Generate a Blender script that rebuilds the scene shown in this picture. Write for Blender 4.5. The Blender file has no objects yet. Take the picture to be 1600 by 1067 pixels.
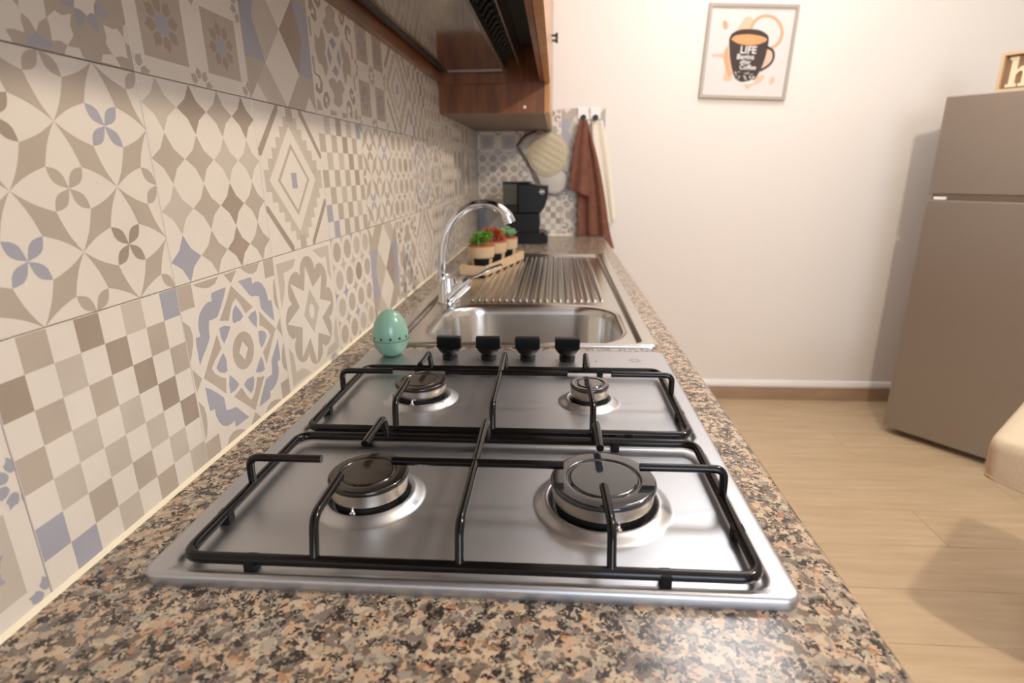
import bpy, bmesh, math, random
import numpy as np
from mathutils import Vector, Matrix
from mathutils.geometry import tessellate_polygon
random.seed(7)
S = bpy.context.scene
COL = S.collection
PI = math.pi
H = 0.83                     # worktop height; all z below are measured from the worktop unless said otherwise

# ---------------------------------------------------------------- camera, light, exposure
def cam_axes(p, y, r):
    cy, sy, cp, sp, cr, sr = math.cos(y), math.sin(y), math.cos(p), math.sin(p), math.cos(r), math.sin(r)
    f = Vector((-sy*cp, cy*cp, -sp)); rt = Vector((cy, sy, 0)); up = rt.cross(f)
    return cr*rt+sr*up, -sr*rt+cr*up, f
rt, up, fw = cam_axes(.288, .0691, -.0096)
cd = bpy.data.cameras.new('camera'); cam = bpy.data.objects.new('camera', cd); COL.objects.link(cam)
cam.matrix_world = Matrix(((rt.x, up.x, -fw.x, .3732), (rt.y, up.y, -fw.y, 0), (rt.z, up.z, -fw.z, .3025+H), (0, 0, 0, 1)))
cd.sensor_width = 36; cd.lens = 866.51/1600*36
cd.shift_x = -10.03/1600; cd.shift_y = -10.85/1600
cd.clip_start = .01; cd.dof.use_dof = True; cd.dof.focus_distance = .60; cd.dof.aperture_fstop = 5.6
S.camera = cam
S.view_settings.view_transform = 'Standard'; S.view_settings.look = 'None'
S.view_settings.exposure = 0.0; S.view_settings.gamma = 1; S.view_settings.use_curve_mapping = False
S.cycles.max_bounces = 8; S.cycles.sample_clamp_indirect = 6
w = bpy.data.worlds.new('world'); S.world = w; w.use_nodes = True
w.node_tree.nodes['Background'].inputs[0].default_value = (.62, .74, 1, 1)
w.node_tree.nodes['Background'].inputs[1].default_value = .8
LAMP = Vector((1.315, .775, 1.09+H)); LAMP_POWER = 1010
def area(name, loc, rot, sx, sy, power, colr):
    l = bpy.data.lights.new(name, 'AREA'); l.shape = 'RECTANGLE'; l.size = sx; l.size_y = sy; l.energy = power; l.color = colr
    o = bpy.data.objects.new(name, l); COL.objects.link(o); o.location = loc; o.rotation_euler = rot; return o
area('window_daylight', (1.3, -2.16, 1.55), (PI/2, 0, 0), 1.15, 1.15, 36, (.78, .87, 1))      # light through window_1, behind the camera
area('ceiling_light', (1.1, 1.9, 2.47), (0, 0, 0), .5, .5, 12, (.96, .97, 1))                 # flush panel above the far end

# ---------------------------------------------------------------- materials
def mat(name, c, rough=.5, metal=0, c2=None, scale=8, stretch=(1, 1, 1), bump=0, bscale=200, spec=None, coat=0, emit=None, mixlo=.35, mixhi=.65, trans=0, detail=4, aniso=0):
    m = bpy.data.materials.new(name); m.use_nodes = True; nt = m.node_tree; n = nt.nodes; L = nt.links
    b = n['Principled BSDF']; b.inputs['Base Color'].default_value = (*c, 1); b.inputs['Roughness'].default_value = rough
    b.inputs['Metallic'].default_value = metal
    if spec is not None: b.inputs['Specular IOR Level'].default_value = spec
    if coat: b.inputs['Coat Weight'].default_value = coat; b.inputs['Coat Roughness'].default_value = .08
    if trans: b.inputs['Transmission Weight'].default_value = trans
    if aniso: b.inputs['Anisotropic'].default_value = aniso
    if emit: b.inputs['Emission Color'].default_value = (*emit[0], 1); b.inputs['Emission Strength'].default_value = emit[1]
    def noise(sc, st=stretch, det=detail):
        tc = n.new('ShaderNodeTexCoord'); mp = n.new('ShaderNodeMapping'); mp.inputs['Scale'].default_value = st
        oi = n.new('ShaderNodeObjectInfo'); ad = n.new('ShaderNodeVectorMath'); ad.operation = 'ADD'
        ml = n.new('ShaderNodeMath'); ml.operation = 'MULTIPLY'; ml.inputs[1].default_value = 37
        L.new(oi.outputs['Random'], ml.inputs[0]); L.new(tc.outputs['Object'], ad.inputs[0]); L.new(ml.outputs[0], ad.inputs[1])
        L.new(ad.outputs[0], mp.inputs[0]); t = n.new('ShaderNodeTexNoise'); t.inputs['Scale'].default_value = sc; t.inputs['Detail'].default_value = det
        L.new(mp.outputs[0], t.inputs[0]); return t
    if c2:
        t = noise(scale); r = n.new('ShaderNodeValToRGB'); L.new(t.outputs[0], r.inputs[0])
        r.color_ramp.elements[0].position = mixlo; r.color_ramp.elements[0].color = (*c, 1)
        r.color_ramp.elements[1].position = mixhi; r.color_ramp.elements[1].color = (*c2, 1)
        L.new(r.outputs[0], b.inputs['Base Color'])
    if bump:
        t = noise(bscale); bp = n.new('ShaderNodeBump'); bp.inputs['Strength'].default_value = 1; bp.inputs['Distance'].default_value = bump
        L.new(t.outputs[0], bp.inputs['Height']); L.new(bp.outputs[0], b.inputs['Normal'])
    return m
def pmat(name, c, dark=.86): # printed ceramic
    return mat(name, c, .42, c2=tuple(x*dark for x in c), scale=14, mixlo=.3, mixhi=.75)
M = dict(
 wall=mat('wall_paint', (.80, .77, .735), .7, bump=.0006, bscale=90),
 ceil=mat('ceiling_paint', (.78, .81, .86), .8),
 cream=pmat('tile_cream', (.735, .68, .61), .94), taupe=pmat('tile_taupe', (.475, .41, .34)), brown=pmat('tile_brown', (.37, .30, .24)),
 blue=pmat('tile_blue', (.38, .38, .44)), pale=pmat('tile_pale_taupe', (.56, .50, .43)), grout=mat('grout', (.52, .47, .41), .9),
 steel=mat('brushed_steel', (.53, .545, .575), .38, 1, bump=.00003, bscale=900, stretch=(1, .05, 1)),
 sink=mat('sink_steel', (.62, .60, .57), .2, 1, bump=.00003, bscale=700, stretch=(.06, 1, 1)),
 chrome=mat('chrome', (.66, .66, .68), .06, 1), enamel=mat('black_enamel', (.004, .003, .003), .16, spec=.35),
 capbrown=mat('burner_cap_brown_enamel', (.014, .010, .008), .22, coat=.25), capreflect=mat('burner_cap_painted_reflection', (.02, .022, .026), .10, coat=.8), spreader=mat('burner_spreader_metal', (.62, .55, .47), .3, 1),  # right-hand caps: cool bluish reflection put into their colour and coat
 dark=mat('dark_recess', (.01, .01, .01), .6), knob=mat('black_plastic', (.004, .004, .004), .3, spec=.3), rubber=mat('rubber', (.008, .007, .007), .6, spec=.25),
 egg=mat('egg_green', (.20, .385, .30), .28, coat=.3), egg2=mat('egg_green_seam', (.36, .60, .48), .3), black=mat('print_black', (.01, .01, .01), .6),
 wood=mat('cabinet_wood', (.13, .040, .011), .33, c2=(.25, .085, .023), scale=9, stretch=(6, 1, .6), coat=.3, detail=8),
 woodedge=mat('cabinet_door_wood', (.40, .17, .05), .35, c2=(.50, .235, .08), scale=7, stretch=(1, 7, .7), coat=.25, detail=8),
 woodin=mat('cabinet_underside', (.22, .15, .11), .5), screw=mat('screw_cap', (.85, .8, .74), .4),
 mirror=mat('hood_plate_steel', (.46, .42, .39), .10, 1), hoodtrim=mat('hood_trim', (.35, .32, .30), .3, 1), blackmetal=mat('hood_black', (.02, .018, .017), .4),
 caulk=mat('caulk', (.80, .72, .55), .6), oak=mat('plank', (.48, .36, .225), .42, c2=(.58, .455, .30), scale=5, stretch=(1, 9, 1), detail=7, mixlo=.3, mixhi=.7),
 base=mat('baseboard_wood', (.33, .23, .15), .5, c2=(.42, .30, .20), scale=6, stretch=(1, 1, 12)),
 white=mat('white_plastic', (.86, .85, .84), .35), fridge=mat('fridge_steel', (.335, .32, .295), .42, .75, bump=.00002, bscale=900, stretch=(1, 1, .05)),
 fridged=mat('fridge_side', (.25, .25, .25), .5, .3), pine=mat('pine_frame', (.58, .42, .25), .55, c2=(.64, .48, .30), scale=7, stretch=(1, 1, 8)),
 signbrown=mat('sign_backing', (.25, .15, .09), .7), signcream=mat('sign_letter', (.78, .67, .48), .7),
 frame=mat('picture_frame_beige', (.42, .37, .32), .5), paper=mat('picture_paper', (.70, .68, .67), .8), mug=mat('mug_print', (.055, .04, .035), .8),
 mugin=mat('mug_inside_print', (.74, .36, .16), .8), peach=mat('splash_print', (.74, .38, .22), .8), peach2=mat('splash_print_pale', (.74, .51, .38), .8), ink=mat('letter_print', (.78, .76, .75), .8), greyp=mat('doodle_print', (.35, .33, .32), .8),
 towelb=mat('brown_cloth', (.155, .058, .036), .95, c2=(.195, .078, .05), scale=30, bump=.0004, bscale=500), towelc=mat('cream_cloth', (.80, .74, .62), .95, bump=.0004, bscale=500),
 mitt=mat('mitt_cloth', (.60, .56, .51), .95, bump=.0004, bscale=400), mittd=mat('mitt_trim', (.22, .17, .17), .9), mittr=mat('mitt_red_trim', (.20, .05, .05), .9), pad=mat('quilted_pad', (.56, .48, .34), .95, bump=.0004, bscale=400),
 coffee=mat('coffee_black', (.005, .005, .005), .35, spec=.3), reservoir=mat('smoked_reservoir', (.055, .055, .04), .15), logo=mat('logo_print', (.75, .75, .75), .5),
 kraft=mat('kraft_pot', (.52, .38, .23), .7), potedge=mat('pot_rim_red', (.45, .12, .06), .6), label=mat('chalk_label', (.008, .009, .011), .6, spec=.2), tray=mat('tray_wood', (.62, .45, .28), .6, c2=(.55, .38, .22), scale=20), soil=mat('soil', (.05, .03, .02), .9),
 leafg=mat('leaf_green', (.10, .26, .03), .5, c2=(.20, .40, .05), scale=60), leafr=mat('leaf_red', (.38, .03, .03), .5, c2=(.5, .16, .05), scale=60), leafp=mat('leaf_pale_green', (.20, .40, .17), .5, c2=(.32, .50, .28), scale=60),
 cloth=mat('stool_cloth', (.62, .54, .41), .95, c2=(.56, .48, .35), scale=80, stretch=(1, 6, 1), bump=.0004, bscale=500), stitch=mat('stitching', (.5, .4, .26), .9), legwood=mat('stool_wood', (.35, .2, .1), .5),
 bulb=mat('bulb_glow', (1, .9, .75), .5, emit=((1, .85, .68), LAMP_POWER)), panel=mat('panel_glow', (1, 1, 1), .5, emit=((1, .93, .86), 3)),
 glass=mat('window_glass', (1, 1, 1), .02, trans=1), paint=mat('white_paint', (.8, .8, .78), .5),
)
def granite():
    m = bpy.data.materials.new('granite'); m.use_nodes = True; nt = m.node_tree; n = nt.nodes; L = nt.links; b = n['Principled BSDF']
    b.inputs['Roughness'].default_value = .22
    tc = n.new('ShaderNodeTexCoord'); nz = n.new('ShaderNodeTexNoise'); nz.inputs['Scale'].default_value = 160; nz.inputs['Detail'].default_value = 3
    L.new(tc.outputs['Object'], nz.inputs[0]); sub = n.new('ShaderNodeVectorMath'); sub.operation = 'SUBTRACT'; sub.inputs[1].default_value = (.5, .5, .5); L.new(nz.outputs['Color'], sub.inputs[0])
    sc = n.new('ShaderNodeVectorMath'); sc.operation = 'SCALE'; sc.inputs['Scale'].default_value = .012; L.new(sub.outputs[0], sc.inputs[0])
    ad = n.new('ShaderNodeVectorMath'); L.new(tc.outputs['Object'], ad.inputs[0]); L.new(sc.outputs[0], ad.inputs[1])
    def vor(s):
        v = n.new('ShaderNodeTexVoronoi'); v.inputs['Scale'].default_value = s; L.new(ad.outputs[0], v.inputs['Vector'])
        sp = n.new('ShaderNodeSeparateColor'); L.new(v.outputs['Color'], sp.inputs[0]); return sp
    def ramp(src, els, const=True):
        r = n.new('ShaderNodeValToRGB'); L.new(src, r.inputs[0]); cr = r.color_ramp; cr.interpolation = 'CONSTANT' if const else 'LINEAR'
        while len(cr.elements) < len(els): cr.elements.new(.5)
        for e, (p, c) in zip(cr.elements, els): e.position = p; e.color = (*c, 1)
        return r
    v1 = vor(185); r1 = ramp(v1.outputs[0], [(0, (.49, .335, .225)), (.20, (.52, .41, .295)), (.38, (.39, .34, .26)), (.52, (.16, .12, .088)), (.70, (.31, .27, .22)), (.84, (.20, .165, .145)), (.97, (.38, .20, .11))])
    v2 = vor(400); n2 = n.new('ShaderNodeTexNoise'); n2.inputs['Scale'].default_value = 110; n2.inputs['Detail'].default_value = 2; L.new(tc.outputs['Object'], n2.inputs[0])
    mu = n.new('ShaderNodeMath'); mu.operation = 'MULTIPLY'; L.new(v2.outputs[1], mu.inputs[0])
    rr = ramp(n2.outputs[0], [(.42, (0, 0, 0)), (.62, (1, 1, 1))], False); L.new(rr.outputs[0], mu.inputs[1])
    k = ramp(mu.outputs[0], [(0, (0, 0, 0)), (.36, (1, 1, 1))])
    mx = n.new('ShaderNodeMix'); mx.data_type = 'RGBA'; L.new(k.outputs[0], mx.inputs['Factor']); L.new(r1.outputs[0], mx.inputs[6]); mx.inputs[7].default_value = (.035, .03, .028, 1)
    v3 = vor(420); k3 = ramp(v3.outputs[2], [(0, (0, 0, 0)), (.90, (1, 1, 1))])
    mx2 = n.new('ShaderNodeMix'); mx2.data_type = 'RGBA'; L.new(k3.outputs[0], mx2.inputs['Factor']); L.new(mx.outputs[2], mx2.inputs[6]); mx2.inputs[7].default_value = (.16, .13, .11, 1)
    L.new(mx2.outputs[2], b.inputs['Base Color']); return m
M['granite'] = granite()

# ---------------------------------------------------------------- builders
def tag(o, label=None, cat=None, group=None, kind=None):
    if label: o['label'] = label
    if cat: o['category'] = cat
    if group: o['group'] = group
    if kind: o['kind'] = kind
    return o
def wl(o):
    v = Vector((0, 0, 0))
    while o is not None: v = v+o.location; o = o.parent
    return v
def thing(name, label, cat, loc, group=None, kind=None):
    o = bpy.data.objects.new(name, None); COL.objects.link(o); o.empty_display_size = .05
    o.location = (loc[0], loc[1], loc[2]+H); return tag(o, label, cat, group, kind)
class MB:
    """collects geometry; z is measured from the worktop"""
    def __init__(s): s.v = []; s.f = []; s.mi = []; s.sm = []
    def add(s, v, f, mi=0, smooth=True):
        b = len(s.v); s.v += [tuple(p) for p in v]; s.f += [tuple(i+b for i in q) for q in f]; s.mi += [mi]*len(f); s.sm += [smooth]*len(f); return s
    def box(s, x0, x1, y0, y1, z0, z1, mi=0, bev=0):
        if bev:
            bm = bmesh.new(); bmesh.ops.create_cube(bm, size=1)
            for v in bm.verts: v.co = Vector(((x0+x1)/2+v.co.x*(x1-x0), (y0+y1)/2+v.co.y*(y1-y0), (z0+z1)/2+v.co.z*(z1-z0)))
            bmesh.ops.bevel(bm, geom=bm.edges[:], offset=bev, segments=2, affect='EDGES', profile=.6)
            bm.verts.index_update(); s.add([v.co[:] for v in bm.verts], [[v.index for v in f.verts] for f in bm.faces], mi, False); bm.free(); return s
        v = [(x, y, z) for z in (z0, z1) for y in (y0, y1) for x in (x0, x1)]
        return s.add(v, [(0, 2, 3, 1), (4, 5, 7, 6), (0, 1, 5, 4), (2, 6, 7, 3), (0, 4, 6, 2), (1, 3, 7, 5)], mi, False)
    def tube(s, pts, r, seg=10, closed=False, mi=0, r2=None):
        P = [Vector(p) for p in pts]; n = len(P); T = []
        for i in range(n):
            a = P[(i-1) % n] if closed or i else P[i]; b = P[(i+1) % n] if closed or i < n-1 else P[i]
            T.append((b-a).normalized())
        up = Vector((0, 0, 1)) if abs(T[0].z) < .9 else Vector((0, 1, 0)); N = (up-T[0]*up.dot(T[0])).normalized(); V = []; F = []
        for i in range(n):
            N = (N-T[i]*N.dot(T[i])).normalized(); B = T[i].cross(N); rr = r if r2 is None else r+(r2-r)*i/(n-1)
            if callable(r): rr = r(i/(n-1))
            for k in range(seg):
                a = 2*PI*k/seg; V.append(P[i]+(N*math.cos(a)+B*math.sin(a))*rr)
        for i in range(n if closed else n-1):
            j = (i+1) % n
            for k in range(seg): l = (k+1) % seg; F.append((i*seg+k, i*seg+l, j*seg+l, j*seg+k))
        if not closed: F.append(tuple(range(seg))[::-1]); F.append(tuple((n-1)*seg+k for k in range(seg)))
        return s.add(V, F, mi)
    def lathe(s, c, prof, seg=40, mi=0, sx=1, sy=1):
        V = []; F = []
        for r, z in prof:
            for k in range(seg): a = 2*PI*k/seg; V.append((c[0]+r*sx*math.cos(a), c[1]+r*sy*math.sin(a), z))
        for i in range(len(prof)-1):
            for k in range(seg): l = (k+1) % seg; F.append((i*seg+k, i*seg+l, (i+1)*seg+l, (i+1)*seg+k))
        F.append(tuple(range(seg))[::-1]); F.append(tuple((len(prof)-1)*seg+k for k in range(seg)))
        return s.add(V, F, mi)
    def loops(s, loops, cap0=False, cap1=False, mi=0, smooth=True):
        n = len(loops[0]); V = [p for l in loops for p in l]; F = []
        for i in range(len(loops)-1):
            for k in range(n): l = (k+1) % n; F.append((i*n+k, i*n+l, (i+1)*n+l, (i+1)*n+k))
        if cap0: F.append(tuple(range(n))[::-1])
        if cap1: F.append(tuple((len(loops)-1)*n+k for k in range(n)))
        return s.add(V, F, mi, smooth)
    def prism(s, poly, z0, z1, fr=None, mi=0):
        """poly (a,b) extruded; fr maps (a,b,c) to a point"""
        fr = fr or (lambda a, b, c: (a, b, c)); n = len(poly)
        V = [fr(a, b, z0) for a, b in poly]+[fr(a, b, z1) for a, b in poly]
        F = [(k, (k+1) % n, n+(k+1) % n, n+k) for k in range(n)]
        for t in tessellate_polygon([[Vector((a, b, 0)) for a, b in poly]]): F.append(tuple(t)); F.append(tuple(n+i for i in t[::-1]))
        return s.add(V, F, mi, False)
    def grid(s, P, mi=0, wrap=False):
        n, m = len(P), len(P[0]); V = [p for r in P for p in r]
        F = [(i*m+j, i*m+j+1, (i+1)*m+j+1, (i+1)*m+j) for i in range(n-1) for j in range(m-1)]
        return s.add(V, F, mi)
    def build(s, name, mats, parent=None, origin=None, bevel=0, fix=True):
        if not isinstance(mats, (list, tuple)): mats = [mats]
        V = np.array(s.v, dtype=float); V[:, 2] += H
        if parent is not None: O = np.array(wl(parent))
        elif origin is not None: O = np.array(origin, float)+np.array((0, 0, H))
        else: O = np.array([(V[:, 0].min()+V[:, 0].max())/2, (V[:, 1].min()+V[:, 1].max())/2, V[:, 2].min()])
        me = bpy.data.meshes.new(name); me.from_pydata((V-O).tolist(), [], s.f)
        for k in mats: me.materials.append(M[k] if isinstance(k, str) else k)
        me.polygons.foreach_set('material_index', s.mi); me.polygons.foreach_set('use_smooth', s.sm)
        if fix and len(s.f) < 60000:
            bm = bmesh.new(); bm.from_mesh(me); bmesh.ops.recalc_face_normals(bm, faces=bm.faces); bm.to_mesh(me); bm.free()
        me.update(); o = bpy.data.objects.new(name, me); COL.objects.link(o)
        if parent is not None: o.parent = parent
        else: o.location = O
        if bevel:
            b = o.modifiers.new('bevel', 'BEVEL'); b.width = bevel; b.segments = 2; b.limit_method = 'ANGLE'
        if any(s.sm) and not all(s.sm) is None:
            e = me.attributes  # keep sharp rims readable
            try: me.set_sharp_from_angle(angle=math.radians(50))
            except Exception: pass
        return o
def copy(o, parent=None, loc=None):
    c = o.copy(); COL.objects.link(c); c.parent = parent if parent is not None else o.parent
    if loc is not None: c.location = loc
    return c
def copy_tree(o, loc=None, parent=None):
    c = o.copy(); COL.objects.link(c); c.parent = parent
    if loc is not None: c.location = loc
    for ch in [x for x in bpy.data.objects if x.parent == o]: copy_tree(ch, None, c)
    return c
def structure(mb, name, mats, parent=None, **k):
    o = mb.build(name, mats, parent, **k); o['kind'] = 'structure'; return o
def fillet(pts, r, n=5, closed=False):
    P = [Vector(p) for p in pts]; out = []; N = len(P)
    for i in range(N):
        if not closed and i in (0, N-1): out.append(P[i]); continue
        a, b, c = P[(i-1) % N], P[i], P[(i+1) % N]; u = (a-b); v = (c-b); d = min(r, u.length*.45, v.length*.45)
        p, q = b+u.normalized()*d, b+v.normalized()*d
        for k in range(n+1): t = k/n; out.append(p*(1-t)**2+b*2*t*(1-t)+q*t*t)
    return out
def rrect(x0, x1, y0, y1, R, n=8, z=0):
    P = []
    for cx, cy, a0 in ((x1-R, y1-R, 0), (x0+R, y1-R, 90), (x0+R, y0+R, 180), (x1-R, y0+R, 270)):
        for k in range(n+1): a = math.radians(a0+90*k/n); P.append((cx+R*math.cos(a), cy+R*math.sin(a), z))
    return P
def bez(p, n=30):
    """Catmull-Rom through points"""
    P = [Vector(q) for q in p]; P = [P[0]*2-P[1]]+P+[P[-1]*2-P[-2]]; out = []
    for i in range(1, len(P)-2):
        for k in range(n):
            t = k/n; a, b, c, d = P[i-1:i+3]
            out.append(.5*((2*b)+(c-a)*t+(2*a-5*b+4*c-d)*t*t+(3*b-a-3*c+d)*t**3))
    return out+[P[-2]]
def text_mesh(txt, size, fr, name, m, parent, extrude=.0004):
    """flat lettering: text in (a,b) placed by fr(a,b,c)"""
    cu = bpy.data.curves.new(name, 'FONT'); cu.body = txt; cu.size = size; cu.align_x = 'CENTER'; cu.resolution_u = 3; cu.offset = size*.02
    t = bpy.data.objects.new(name, cu); COL.objects.link(t); dg = bpy.context.evaluated_depsgraph_get()
    me = t.evaluated_get(dg).to_mesh(); V = [tuple(v.co) for v in me.vertices]; F = [tuple(p.vertices) for p in me.polygons]
    mb = MB(); mb.add([fr(v[0], v[1], extrude) for v in V], F, 0, False); bpy.data.objects.remove(t); bpy.data.curves.remove(cu)
    return mb.build(name, m, parent, fix=False)

# ---------------------------------------------------------------- patterned tiles (printed polygons on each tile)
TS = .194
def clip(poly):
    for ax, lim, sg in ((0, .004, 1), (0, .996, -1), (1, .004, 1), (1, .996, -1)):
        out = []
        for i in range(len(poly)):
            p, q = poly[i-1], poly[i]; dp, dq = (p[ax]-lim)*sg, (q[ax]-lim)*sg
            if (dp >= 0) != (dq >= 0): t = dp/(dp-dq); out.append((p[0]+(q[0]-p[0])*t, p[1]+(q[1]-p[1])*t))
            if dq >= 0: out.append(q)
        poly = out
        if len(poly) < 3: return []
    return poly
def circ(cx, cy, r, n=20, ry=None, jag=0): return [(cx+(r+(jag if k % 2 else 0))*math.cos(2*PI*k/n), cy+((ry or r)+(jag if k % 2 else 0))*math.sin(2*PI*k/n)) for k in range(n)]
def rot4(p): return [[(.5+(a-.5)*c-(b-.5)*s, .5+(a-.5)*s+(b-.5)*c) for a, b in p] for c, s in ((1, 0), (0, 1), (-1, 0), (0, -1))]
def leaf(a, b, wd, n=6):
    dx, dy = b[0]-a[0], b[1]-a[1]; nx, ny = -dy, dx; o = []
    for k in range(n+1): t = k/n; w = wd*math.sin(PI*t**1.12); o.append((a[0]+dx*t+nx*w, a[1]+dy*t+ny*w))
    for k in range(n-1, 0, -1): t = k/n; w = wd*math.sin(PI*t**1.12); o.append((a[0]+dx*t-nx*w, a[1]+dy*t-ny*w))
    return o
def bow(a, b, k, n=5):
    dx, dy = b[0]-a[0], b[1]-a[1]
    return [(a[0]+dx*i/n-dy*k*math.sin(2*PI*i/n*.5), a[1]+dy*i/n+dx*k*math.sin(PI*i/n)) for i in range(n)]
def rect(x0, y0, x1, y1): return [(x0, y0), (x1, y0), (x1, y1), (x0, y1)]
C_, T_, B_, U_, P_ = 'cream', 'taupe', 'brown', 'blue', 'pale'
RO_BLUE= [(0.422,0.914),(0.355,0.914),(0.279,0.91),(0.27,0.888),(0.271,0.866),(0.231,0.867),(0.184,0.851),(0.145,0.821),(0.122,0.779),(0.118,0.737),(0.122,0.704),(0.082,0.707),(0.076,0.67),(0.077,0.616),(0.076,0.55),(0.102,0.581),(0.147,0.62),(0.183,0.654),(0.199,0.677),(0.204,0.721),(0.217,0.766),(0.26,0.764),(0.299,0.768),(0.342,0.812),(0.388,0.865)]
RO_V= [(0.474,0.913),(0.672,0.736),(0.582,0.713),(0.534,0.794),(0.501,0.831),(0.462,0.811),(0.424,0.763),(0.399,0.717),(0.311,0.741),(0.381,0.811)]
RO_T1= [(0.49,0.79),(0.529,0.746),(0.553,0.706),(0.512,0.687),(0.437,0.692),(0.434,0.722),(0.456,0.77)]
RO_T2= [(0.701,0.704),(0.643,0.703),(0.601,0.683),(0.635,0.638),(0.68,0.595),(0.702,0.652)]
RO_ARC= [(0.134,0.986),(0.162,0.969),(0.212,0.951),(0.266,0.943),(0.321,0.953),(0.368,0.989)]
RO_ARC2= [(0.591,1.0),(0.628,0.974),(0.675,0.949),(0.727,0.937),(0.778,0.948),(0.821,0.996)]
RO_TRI= [(0.419,0.988),(0.554,0.992),(0.477,0.926)]
RO_SQ= [(0.077,0.993),(0.122,0.992),(0.116,0.862),(0.054,0.863)]
FL_TIPS= [(0.471,0.866),(0.752,0.748),(0.894,0.485),(0.802,0.202),(0.494,0.062),(0.25,0.195),(0.086,0.503),(0.196,0.781)]
FL_IN= [(0.564,0.678),(0.672,0.56),(0.678,0.401),(0.573,0.301),(0.422,0.304),(0.311,0.418),(0.305,0.577),(0.407,0.679)]
FL_LOBE= [(0.476,0.932),(0.356,0.809),(0.256,0.834),(0.162,0.782),(0.164,0.708),(0.168,0.638),(0.084,0.578),(0.062,0.499),(0.124,0.394),(0.197,0.361),(0.205,0.256),(0.237,0.147),(0.374,0.176),(0.465,0.06),(0.593,0.053),(0.624,0.168),(0.753,0.14),(0.847,0.253),(0.799,0.369),(0.906,0.469),(0.865,0.554),(0.794,0.631),(0.814,0.761),(0.73,0.829),(0.603,0.822),(0.557,0.897)]
FL_L= [(0.037,0.948),(0.332,0.943),(0.27,0.884),(0.12,0.869),(0.125,0.79),(0.097,0.723),(0.034,0.633)]
SC_B= [(0.51,0.444),(0.585,0.394),(0.51,0.344),(0.424,0.383)]
SC_F= [(0.313,0.283),(0.36,0.313),(0.418,0.33),(0.469,0.324),(0.503,0.295),(0.553,0.328),(0.611,0.335),(0.648,0.31),(0.691,0.271),(0.606,0.206),(0.604,0.145),(0.505,0.096),(0.388,0.123),(0.418,0.184),(0.395,0.219),(0.342,0.245)]
SC_H= [(0.017,0.435),(0.051,0.42),(0.06,0.37),(0.066,0.31),(0.146,0.304),(0.191,0.248),(0.161,0.18),(0.095,0.159),(0.031,0.182),(0.044,0.228),(0.082,0.242),(0.084,0.202),(0.12,0.207),(0.141,0.259),(0.107,0.29),(0.034,0.301),(0.024,0.364)]
SC_H2= [(0.213,0.191),(0.277,0.195),(0.309,0.142),(0.272,0.082),(0.251,0.098),(0.253,0.155),(0.228,0.157),(0.207,0.122),(0.245,0.107),(0.231,0.055),(0.168,0.072),(0.158,0.125)]
SC_Q= [(0.292,0.06),(0.425,0.059),(0.429,0.025),(0.293,0.018)]
SC_Q2= [(0.568,0.067),(0.686,0.062),(0.685,0.027),(0.566,0.027)]
SC_C= [(0.038,0.121),(0.103,0.101),(0.135,0.041),(0.025,0.03)]
ST_A= [(0.372,0.153),(0.446,0.146),(0.464,0.128),(0.47,0.113),(0.461,0.089),(0.465,0.047),(0.422,0.05),(0.39,0.043),(0.372,0.046),(0.31,0.046)]
ST_A2= [(0.343,0.053),(0.39,0.042),(0.408,0.001),(0.359,0.001)]
ST_B= [(0.476,0.171),(0.58,0.198),(0.58,0.181),(0.574,0.121),(0.536,0.097),(0.515,0.06),(0.496,0.097),(0.47,0.113),(0.464,0.134)]
ST_C= [(0.621,0.156),(0.65,0.147),(0.697,0.163),(0.68,0.118),(0.688,0.085),(0.647,0.039),(0.618,0.051),(0.577,0.044),(0.582,0.09),(0.577,0.124)]
ST_D= [(0.728,0.219),(0.74,0.247),(0.845,0.275),(0.846,0.25),(0.828,0.226),(0.821,0.191),(0.778,0.175),(0.754,0.191),(0.72,0.192)]
ST_E= [(0.859,0.161),(0.91,0.154),(0.933,0.163),(0.966,0.136),(0.97,0.112),(0.968,0.049),(0.932,0.052),(0.894,0.042),(0.877,0.053),(0.853,0.089),(0.865,0.115)]
ST_F= [(0.977,0.184),(1.007,0.196),(0.999,0.104),(0.971,0.116),(0.968,0.14)]
ST_G= [(0.643,0.038),(0.703,0.04),(0.712,0.013),(0.729,0.005),(0.621,0.003)]
ST_H= [(0.824,0.04),(0.876,0.049),(0.894,0.042),(0.914,0.006),(0.806,0.009)]
ST_U1= [(0.651,0.199),(0.65,0.217),(0.734,0.239),(0.718,0.192),(0.694,0.187),(0.662,0.19)]
ST_U2= [(0.72,0.191),(0.745,0.189),(0.768,0.173),(0.757,0.141),(0.73,0.122),(0.718,0.126),(0.715,0.16)]
ST_U3= [(0.778,0.175),(0.803,0.192),(0.821,0.191),(0.829,0.154),(0.824,0.122),(0.799,0.131),(0.779,0.156)]
ST_U4= [(0.831,0.226),(0.849,0.244),(0.871,0.237),(0.88,0.219),(0.899,0.193),(0.865,0.184),(0.835,0.192)]
ST_U5= [(0.47,0.039),(0.49,0.038),(0.514,0.057),(0.538,0.039),(0.573,0.041),(0.566,0.005),(0.463,0.005)]
MD_SQ= [(0.097,0.315),(0.085,0.085),(0.405,0.086),(0.428,0.401)]
MD_SQ2= [(0.601,0.403),(0.577,0.088),(0.892,0.082),(0.922,0.418)]
MD_DISK= [(0.226,0.272),(0.255,0.286),(0.292,0.279),(0.3,0.249),(0.271,0.205),(0.229,0.218)]
MD_PET= [(0.227,0.299),(0.232,0.327),(0.258,0.353),(0.271,0.341),(0.293,0.331),(0.281,0.301),(0.249,0.287)]
MD_PETd= [(0.21,0.284),(0.174,0.286),(0.171,0.326),(0.192,0.328),(0.209,0.332),(0.225,0.325)]
MD_bot= [(0.469,0.072),(0.497,0.103),(0.511,0.082),(0.526,0.067),(0.506,0.037),(0.466,0.036)]
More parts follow.
